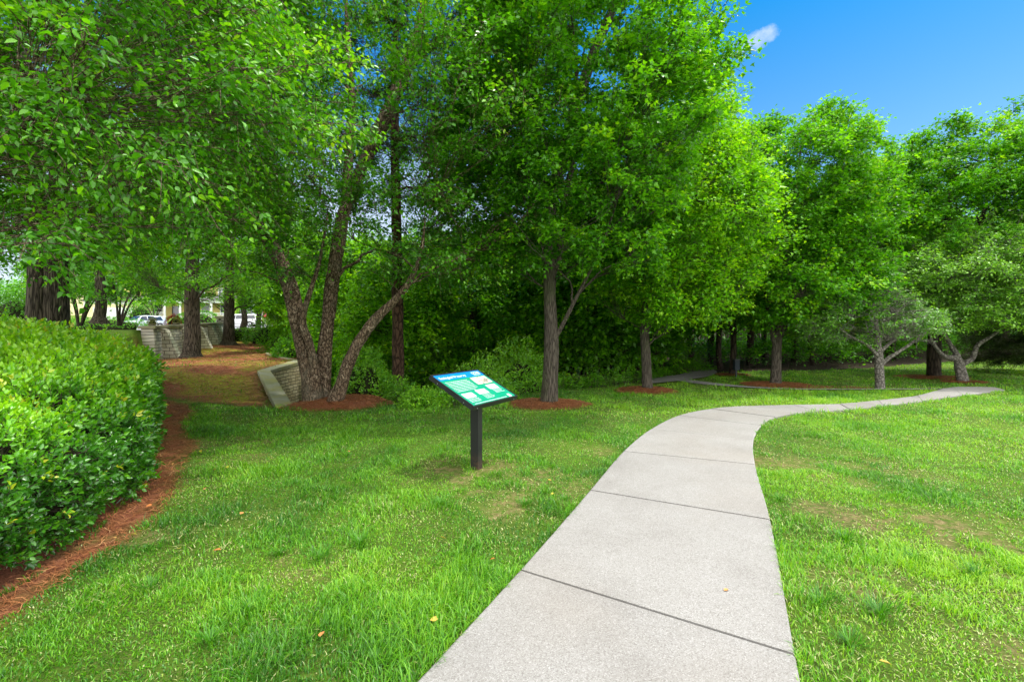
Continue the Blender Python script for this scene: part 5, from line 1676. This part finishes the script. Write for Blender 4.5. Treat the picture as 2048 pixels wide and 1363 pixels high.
# clipped hedges and bushes by the street
x, y, z = P(500, 684, 33.5)
bush('clipped_hedge', 'dark box-clipped hedge between the far oak and the loose green bush', 'hedge', (x, y + .5, z - .05), 1.35, .75, .53, 1500, .055, 'dark_leaf', 521, -.02, clipped=.85, boxy=True)
x, y, z = P(330, 652, 60)
bush('clipped_hedge', 'rounded green hedge behind the silver car at the porch foot', 'hedge', (x, y + 6, z + .3), 3.6, 1.2, 2.1, 700, .14, 'maple_leaf', 523, .0, clipped=.6)
x, y, z = P(205, 652, 40)
bush('clipped_hedge', 'low dark hedge showing above the leafy hedge left of the silver car', 'hedge', (x, y, z - .2), 4.2, .9, 1.0, 900, .10, 'dark_leaf', 525, .0, clipped=.6)
x, y, z = P(346, 650, 25)
bush('russet_shrub', 'round russet-red shrub behind the ball planters', 'shrub', (x, y, z - .25), .38, .38, .82, 330, .05, 'russet_leaf', 527, .0, clipped=.5)
x, y, z = P(280, 640, 66)
bush('evergreen_shrub', 'dark cone-shaped evergreen between the pale garage and the porch house', 'shrub', (x, y, z - .6), 1.9, 1.9, 3.4, 500, .2, 'dark_leaf', 529, -.1)
x, y, z = P(28, 660, 17)
bush('evergreen_shrub', 'dark rounded evergreen left of the double-stemmed oak', 'shrub', (x, y, z - .2), 1.1, 1.0, 1.75, 700, .075, 'dark_leaf', 531, -.12, clipped=.4)

# ------------------------------------------------------------------ houses
def frame_(o_, d_):
    """local frame: origin o_, front direction d_ (2D unit) -> point function"""
    d_ = Vector((*d_, 0)).normalized()
    r_ = Vector((d_.y, -d_.x, 0))
    return lambda a, b, z: Vector((o_[0], o_[1], o_[2])) + r_ * a - d_ * b + Vector((0, 0, z))
def fbox(bm, Pf, a0, a1, b0, b1, z0, z1, mi=0):
    vs = [bm.verts.new(Pf(a, b, z)) for z in (z0, z1) for a, b in ((a0, b0), (a1, b0), (a1, b1), (a0, b1))]
    for f in ((3, 2, 1, 0), (4, 5, 6, 7), (0, 1, 5, 4), (1, 2, 6, 5), (2, 3, 7, 6), (3, 0, 4, 7)):
        bm.faces.new([vs[i] for i in f]).material_index = mi
def part(name, mat, root, boxes, Pf):
    bm = bmesh.new()
    for b in boxes:
        fbox(bm, Pf, *b)
    return link(name, bm_mesh(name, bm), mat, root)
def window(root, Pf, a, z, w_, h_, b=0.0):
    f = part('window', M['white_paint'], root, [(a - w_ / 2 - .12, a - w_ / 2, b - .08, b + .02, z - .12, z + h_ + .12), (a + w_ / 2, a + w_ / 2 + .12, b - .08, b + .02, z - .12, z + h_ + .12),
                                               (a - w_ / 2, a + w_ / 2, b - .08, b + .02, z + h_, z + h_ + .12), (a - w_ / 2, a + w_ / 2, b - .08, b + .02, z - .12, z), (a - w_ / 2, a + w_ / 2, b - .07, b + .01, z + h_ / 2 - .03, z + h_ / 2 + .03), (a - .025, a + .025, b - .069, b + .01, z, z + h_)], Pf)
    g = part('pane', M['window_glass'], None, [(a - w_ / 2, a + w_ / 2, b - .03, b + .005, z, z + h_)], Pf)
    g.parent = f
def porch_house():
    D = 86
    x, y, z = P(352, 634, D)
    z = z - .9
    Pf = frame_((x, y, z), (.42, -.9))
    root = empty('porch_house', (x, y, z), 'yellow house with a white columned front porch beyond the street', 'house')
    part('wall', M['yellow_siding'], root, [(-9, 9, 3.0, 13, 0, 7.2)], Pf)
    part('porch_floor', M['white_paint'], root, [(-9.4, 5.2, 0, 3.0 - .003, .35, .9)], Pf)
    for a in (-9.0, -5.6, -2.2, -.6, 1.8, 4.8):
        part('column', M['white_paint'], root, [(a - .17, a + .17, .15, .49, .9, 3.75), (a - .24, a + .24, .08, .56, 3.55, 3.752), (a - .24, a + .24, .08, .56, .902, 1.1)], Pf)
    part('porch_beam', M['white_paint'], root, [(-9.4, 5.2, .05, .6, 3.755, 4.25)], Pf)
    bm = bmesh.new()
    for a0, a1, b0, b1, z0, z1 in ((-9.8, 5.6, -.4, 3.0, 4.26, 5.4),):
        vs = [bm.verts.new(Pf(a, b, zz)) for a, b, zz in ((a0, b0, z0), (a1, b0, z0), (a1, b1, z1), (a0, b1, z1), (a0, b1, z0), (a1, b1, z0))]
        for f in ((0, 1, 2, 3), (0, 3, 4), (1, 5, 2), (0, 4, 5, 1), (3, 2, 5, 4)):
            bm.faces.new([vs[i] for i in f])
    link('porch_roof', bm_mesh('porch_roof', bm), M['roof_shingle'], root)
    bm = bmesh.new()
    vs = [bm.verts.new(Pf(*q)) for q in ((-9.6, 2.4, 7.2), (9.6, 2.4, 7.2), (9.6, 13.6, 7.2), (-9.6, 13.6, 7.2), (-9.6, 8, 11), (9.6, 8, 11))]
    for f in ((0, 1, 5, 4), (2, 3, 4, 5), (0, 4, 3), (1, 2, 5), (3, 2, 1, 0)):
        bm.faces.new([vs[i] for i in f])
    link('roof', bm_mesh('roof', bm), M['roof_shingle'], root)
    for a0, a1 in ((-9.0, -5.6), (-5.6, -2.2), (1.8, 4.8)):
        rails = [(a0 + .2, a1 - .2, .25, .35, 1.75, 1.85), (a0 + .2, a1 - .2, .25, .35, 1.08, 1.16)]
        k = a0 + .35
        while k < a1 - .3:
            rails.append((k, k + .06, .27, .33, 1.16, 1.75))
            k += .2
        part('railing', M['white_paint'], root, rails, Pf)
    for a in (-7.4, -4.2, 3.4, 7.2):
        window(root, Pf, a, 1.6, 1.2, 1.9, 3.0)
    for a in (-7, -3.5, 0, 3.5, 7):
        window(root, Pf, a, 4.9 + .6, 1.1, 1.3, 3.0)
    dr = part('door', M['car_glass'], root, [(.1, 1.2, 2.9, 2.997, .9, 3.1)], Pf)
    part('steps', M['concrete'], root, [(-.5, 1.7, -.9, 0 - .003, 0, .6), (-.5, 1.7, -1.7, -.903, -.3, .3)], Pf)
porch_house()
def side_house(name, label, px, py, D, mat, w_, d_, h_, fr, seed, dz=-.5):
    x, y, z = P(px, py, D)
    z += dz
    Pf = frame_((x, y, z), fr)
    root = empty(name, (x, y, z), label, 'house')
    part('wall', mat, root, [(-w_ / 2, w_ / 2, 0, d_, 0, h_)], Pf)
    bm = bmesh.new()
    a = w_ / 2 + .4
    vs = [bm.verts.new(Pf(*q)) for q in ((-a, -.4, h_), (a, -.4, h_), (a, d_ + .4, h_), (-a, d_ + .4, h_), (0, -.4, h_ + w_ * .32), (0, d_ + .4, h_ + w_ * .32))]
    for f in ((0, 1, 4), (1, 2, 5, 4), (2, 3, 5), (3, 0, 4, 5), (3, 2, 1, 0)):
        bm.faces.new([vs[i] for i in f])
    link('roof', bm_mesh('roof', bm), M['roof_shingle'], root)
    part('trim', M['white_paint'], root, [(-w_ / 2 - .02, -w_ / 2 + .35, -.04, .1, 0, h_ - .01), (w_ / 2 - .35, w_ / 2 + .02, -.04, .1, 0, h_ - .01), (-w_ / 2 + .351, w_ / 2 - .351, -.04, .1, h_ - .4, h_ - .01)], Pf)
    return root, Pf
r, Pf = side_house('garage', 'cream garage with white trim left of the yellow porch house', 228, 640, 76, M['cream_siding'], 7.5, 8, 3.6, (.5, -.86), 3)
part('garage_door', M['white_paint'], r, [(-2.6, 2.6, -.03, .1, .1, 2.6)], Pf)
r, Pf = side_house('house', 'cream house seen through the crape myrtle stems left of the garage', 150, 640, 84, M['cream_siding'], 11, 9, 5.6, (.5, -.86), 4)
window(r, Pf, -2.5, 1.2, 1.1, 1.6); window(r, Pf, 2.5, 1.2, 1.1, 1.6)

# ------------------------------------------------------------------ vehicles
def car(name, label, loc, rz, mat, L, W, stations, glass_z, wheels_x, wr, pick=False):
    """stations along x (front = +x): (x, z_bottom, z_belt, z_top, half width at belt, half width at top)"""
    root = empty(name, loc, label, 'car' if not pick else 'pickup truck')
    ca, sa = math.cos(rz), math.sin(rz)
    def T(x, y, z):
        return (loc[0] + x * ca - y * sa, loc[1] + x * sa + y * ca, loc[2] + z)
    bm = bmesh.new()
    rings = []
    for (x, zb, zl, zt, wl, wt) in stations:
        pr = [(-wl * .92, zb), (-wl, zb + .18), (-wl, zl - .06), (-wl * .985, zl), (-wt, zt - .05 if zt > zl + .1 else zl), (-wt * .86, zt), (wt * .86, zt), (wt, zt - .05 if zt > zl + .1 else zl), (wl * .985, zl), (wl, zl - .06), (wl, zb + .18), (wl * .92, zb)]
        rings.append([bm.verts.new(T(x, yy, zz)) for yy, zz in pr])
    for a, b in zip(rings[:-1], rings[1:]):
        for i in range(12):
            j = (i + 1) % 12
            f = bm.faces.new((a[i], a[j], b[j], b[i]))
            f.smooth = True
    bm.faces.new(rings[0]); bm.faces.new(rings[-1][::-1])
    body = link('body', bm_mesh('body', bm), mat, root)
    # side glass, windscreen and rear glass as slightly proud panes
    def pane(nm, pts):
        bm = bmesh.new()
        quad(bm, [T(*q) for q in pts])
        for f in list(bm.faces):
            r_ = bmesh.ops.extrude_face_region(bm, geom=[f])
        o = link(nm, bm_mesh(nm, bm), M['car_glass'], root)
        md = o.modifiers.new('thick', 'SOLIDIFY')
        md.thickness = .02
        md.offset = 0
        return o
    for q in glass_z:
        pane(*q)
    for wx in wheels_x:
        for s in (-1, 1):
            bm = bmesh.new()
            yo = s * (W / 2 - .10)
            cyl(bm, T(wx, yo - s * .12, wr), T(wx, yo + s * .115, wr), wr, seg=20)
            wl_ = link('wheel', bm_mesh('wheel', bm), M['tyre'], root)
            bm = bmesh.new()
            cyl(bm, T(wx, yo + s * .116, wr), T(wx, yo + s * .13, wr), wr * .62, wr * .55, seg=16)
            for k in range(5):
                a = k * 2 * math.pi / 5
                cyl(bm, T(wx, yo + s * .135, wr), T(wx + math.cos(a) * wr * .55, yo + s * .135, wr + math.sin(a) * wr * .55), .03, seg=5)
            o = link('rim', bm_mesh('rim', bm), M['rim_metal'], None)
            o.parent = wl_
            bm = bmesh.new()
            n = 14
            pts = [(wx + math.cos(a) * (wr + .07), wr + math.sin(a) * (wr + .07)) for a in np.linspace(0, math.pi, n)]
            vs = [bm.verts.new(T(px_, s * (W / 2 + .004), pz)) for px_, pz in pts] + [bm.verts.new(T(wx - wr - .07, s * (W / 2 + .004), wr * .5)), bm.verts.new(T(wx + wr + .07, s * (W / 2 + .004), wr * .5))]
            bm.faces.new(vs[:n] + [vs[n], vs[n + 1]])
            link('wheel_arch', bm_mesh('wheel_arch', bm), M['tyre'], root)
    fx = stations[-1][0]
    bw = stations[-1][4]
    part_ = lambda nm, m_, c, s_: link(nm, (lambda b: (box(b, T(*c), s_, rz, .01), bm_mesh(nm, b))[1])(bmesh.new()), m_, root)
    zf = stations[-1][2]
    part_('grille', M['tyre'], (fx + .012, 0, zf - .22), (.05, bw * 1.1, .22))
    part_('bumper_inlet', M['tyre'], (fx + .012, 0, .42), (.06, bw * 1.4, .16))
    for s in (-1, 1):
        part_('headlight', M['headlight'], (fx - .02, s * bw * .80, zf - .12), (.12, .30, .14))
        part_('tail_light', M['stop_red'], (stations[0][0] + .02, s * stations[0][4] * .86, .95), (.1, .16, .3))
        part_('mirror', mat, (stations[-1][0] - 1.35, s * (W / 2 + .08), 1.08), (.16, .2, .14))
    return root
def suv():
    x, y, z = P(286, 659, 56)
    # heading: the nose points towards the camera and to the left
    rz = math.radians(-112)
    st = [(-2.25, .40, .95, 1.05, .82, .70), (-2.2, .30, 1.0, 1.45, .88, .66), (-1.9, .26, 1.05, 1.60, .92, .68), (-1.0, .24, 1.05, 1.68, .93, .70), (.1, .24, 1.03, 1.66, .93, .69), (.55, .24, 1.02, 1.55, .93, .66), (1.15, .24, 1.0, 1.06, .92, .80), (1.8, .26, .96, .99, .90, .78), (2.15, .30, .88, .90, .84, .70), (2.27, .36, .78, .80, .74, .60)]
    gl = []
    for s in (-1, 1):
        gl.append(('side_window', [(-1.75, s * .925, 1.08), (-.1, s * .935, 1.08), (-.1, s * .715, 1.60), (-1.6, s * .70, 1.53)]))
        gl.append(('side_window', [(-.02, s * .935, 1.08), (1.0, s * .93, 1.06), (.5, s * .70, 1.52), (-.02, s * .715, 1.60)]))
    gl.append(('windscreen', [(1.12, -.78, 1.09), (1.12, .78, 1.09), (.58, .62, 1.54), (.58, -.62, 1.54)]))
    gl.append(('rear_window', [(-2.25, -.7, 1.1), (-2.25, .7, 1.1), (-2.22, .62, 1.4), (-2.22, -.62, 1.4)]))
    car('parked_car', 'silver sport utility car parked on the street behind the stone wall', (x, y, h1(x, y) + .03), rz, M['car_silver'], 4.6, 1.86, st, gl, (-1.4, 1.4), .35)
suv()
def pickup():
    x, y, z = P(478, 653, 70)
    rz = math.radians(180 + 8)
    st = [(-2.95, .45, 1.1, 1.75, .93, .80), (-2.9, .42, 1.12, 1.88, .96, .82), (-.95, .40, 1.12, 1.90, .98, .82), (-.9, .40, 1.12, 1.92, .98, .78), (.75, .40, 1.12, 1.90, .98, .76), (1.25, .40, 1.10, 1.18, .98, .86), (2.5, .42, 1.05, 1.10, .96, .84), (2.85, .46, .98, 1.0, .90, .78)]
    gl = []
    for s in (-1, 1):
        gl.append(('cap_window', [(-2.7, s * .972, 1.24), (-1.15, s * .99, 1.24), (-1.15, s * .86, 1.76), (-2.6, s * .86, 1.74)]))
        gl.append(('side_window', [(-.75, s * .99, 1.2), (.05, s * .99, 1.2), (.05, s * .81, 1.76), (-.7, s * .82, 1.76)]))
        gl.append(('side_window', [(.12, s * .99, 1.2), (1.0, s * .98, 1.18), (.7, s * .80, 1.74), (.12, s * .81, 1.76)]))
    gl.append(('windscreen', [(1.24, -.85, 1.2), (1.24, .85, 1.2), (.80, .72, 1.80), (.80, -.72, 1.80)]))
    car('pickup_truck', 'white pickup truck with a windowed bed cap parked beyond the oaks', (x, y, h1(x, y) + .03), rz, M['car_white'], 5.8, 1.96, st, gl, (-1.9, 1.95), .40, True)
pickup()

def stop_sign():
    x, y, z = P(530, 628, 62)
    zg = h1(x, y)
    root = empty('stop_sign', (x, y, zg), 'red octagonal stop sign on a thin post between two oak trunks', 'sign')
    bm = bmesh.new()
    cyl(bm, (x, y + .04, zg - .1), (x, y + .04, z + .3), .035, seg=8)
    link('post', bm_mesh('post', bm), M['rim_metal'], root)
    def octo(nm, r, dy, mat):
        bm = bmesh.new()
        vs = [bm.verts.new((x + r * math.cos(math.pi / 8 + k * math.pi / 4), y + dy, z + r * math.sin(math.pi / 8 + k * math.pi / 4))) for k in range(8)]
        f = bm.faces.new(vs)
        e = bmesh.ops.extrude_face_region(bm, geom=[f])
        for v_ in e['geom']:
            if isinstance(v_, bmesh.types.BMVert):
                v_.co.y += .006
        return link(nm, bm_mesh(nm, bm), mat, root)
    octo('border', .42, -.012, M['white_paint'])
    octo('face', .385, -.020, M['stop_red'])
    cu = bpy.data.curves.new('lettering', 'FONT')
    cu.body = 'STOP'
    cu.size = .34
    cu.align_x, cu.align_y = 'CENTER', 'CENTER'
    tmp = bpy.data.objects.new('tmp', cu)
    COL.objects.link(tmp)
    me = bpy.data.meshes.new_from_object(tmp.evaluated_get(bpy.context.evaluated_depsgraph_get()))
    bpy.data.objects.remove(tmp)
    for v_ in me.vertices:
        v_.co = (x + v_.co.x, y - .024, z + v_.co.y)
    link('lettering', me, M['white_paint'], root)
stop_sign()

def waste_box():
    x, y = G(1472, 757)
    x, y = P(1472, 757, 15.3)[:2]
    zg = h1(x, y)
    root = empty('waste_station', (x, y, zg), 'small dark waste bin with a lid on a post at the edge of the wood', 'waste bin')
    bm = bmesh.new()
    box(bm, (x, y, zg + .12), (.05, .05, .5), 0, .004)
    link('post', bm_mesh('post', bm), M['black_metal'], root)
    bm = bmesh.new()
    box(bm, (x, y - .02, zg + .42), (.17, .15, .33), 0, .012)
    link('bin', bm_mesh('bin', bm), M['bin_blue'], root)
    bm = bmesh.new()
    box(bm, (x, y - .02, zg + .602), (.21, .19, .03), 0, .008)
    link('lid', bm_mesh('lid', bm), M['black_metal'], root)
M['bin_blue'] = solid('bin_blue', (0.004, 0.014, 0.024), .6)
waste_box()
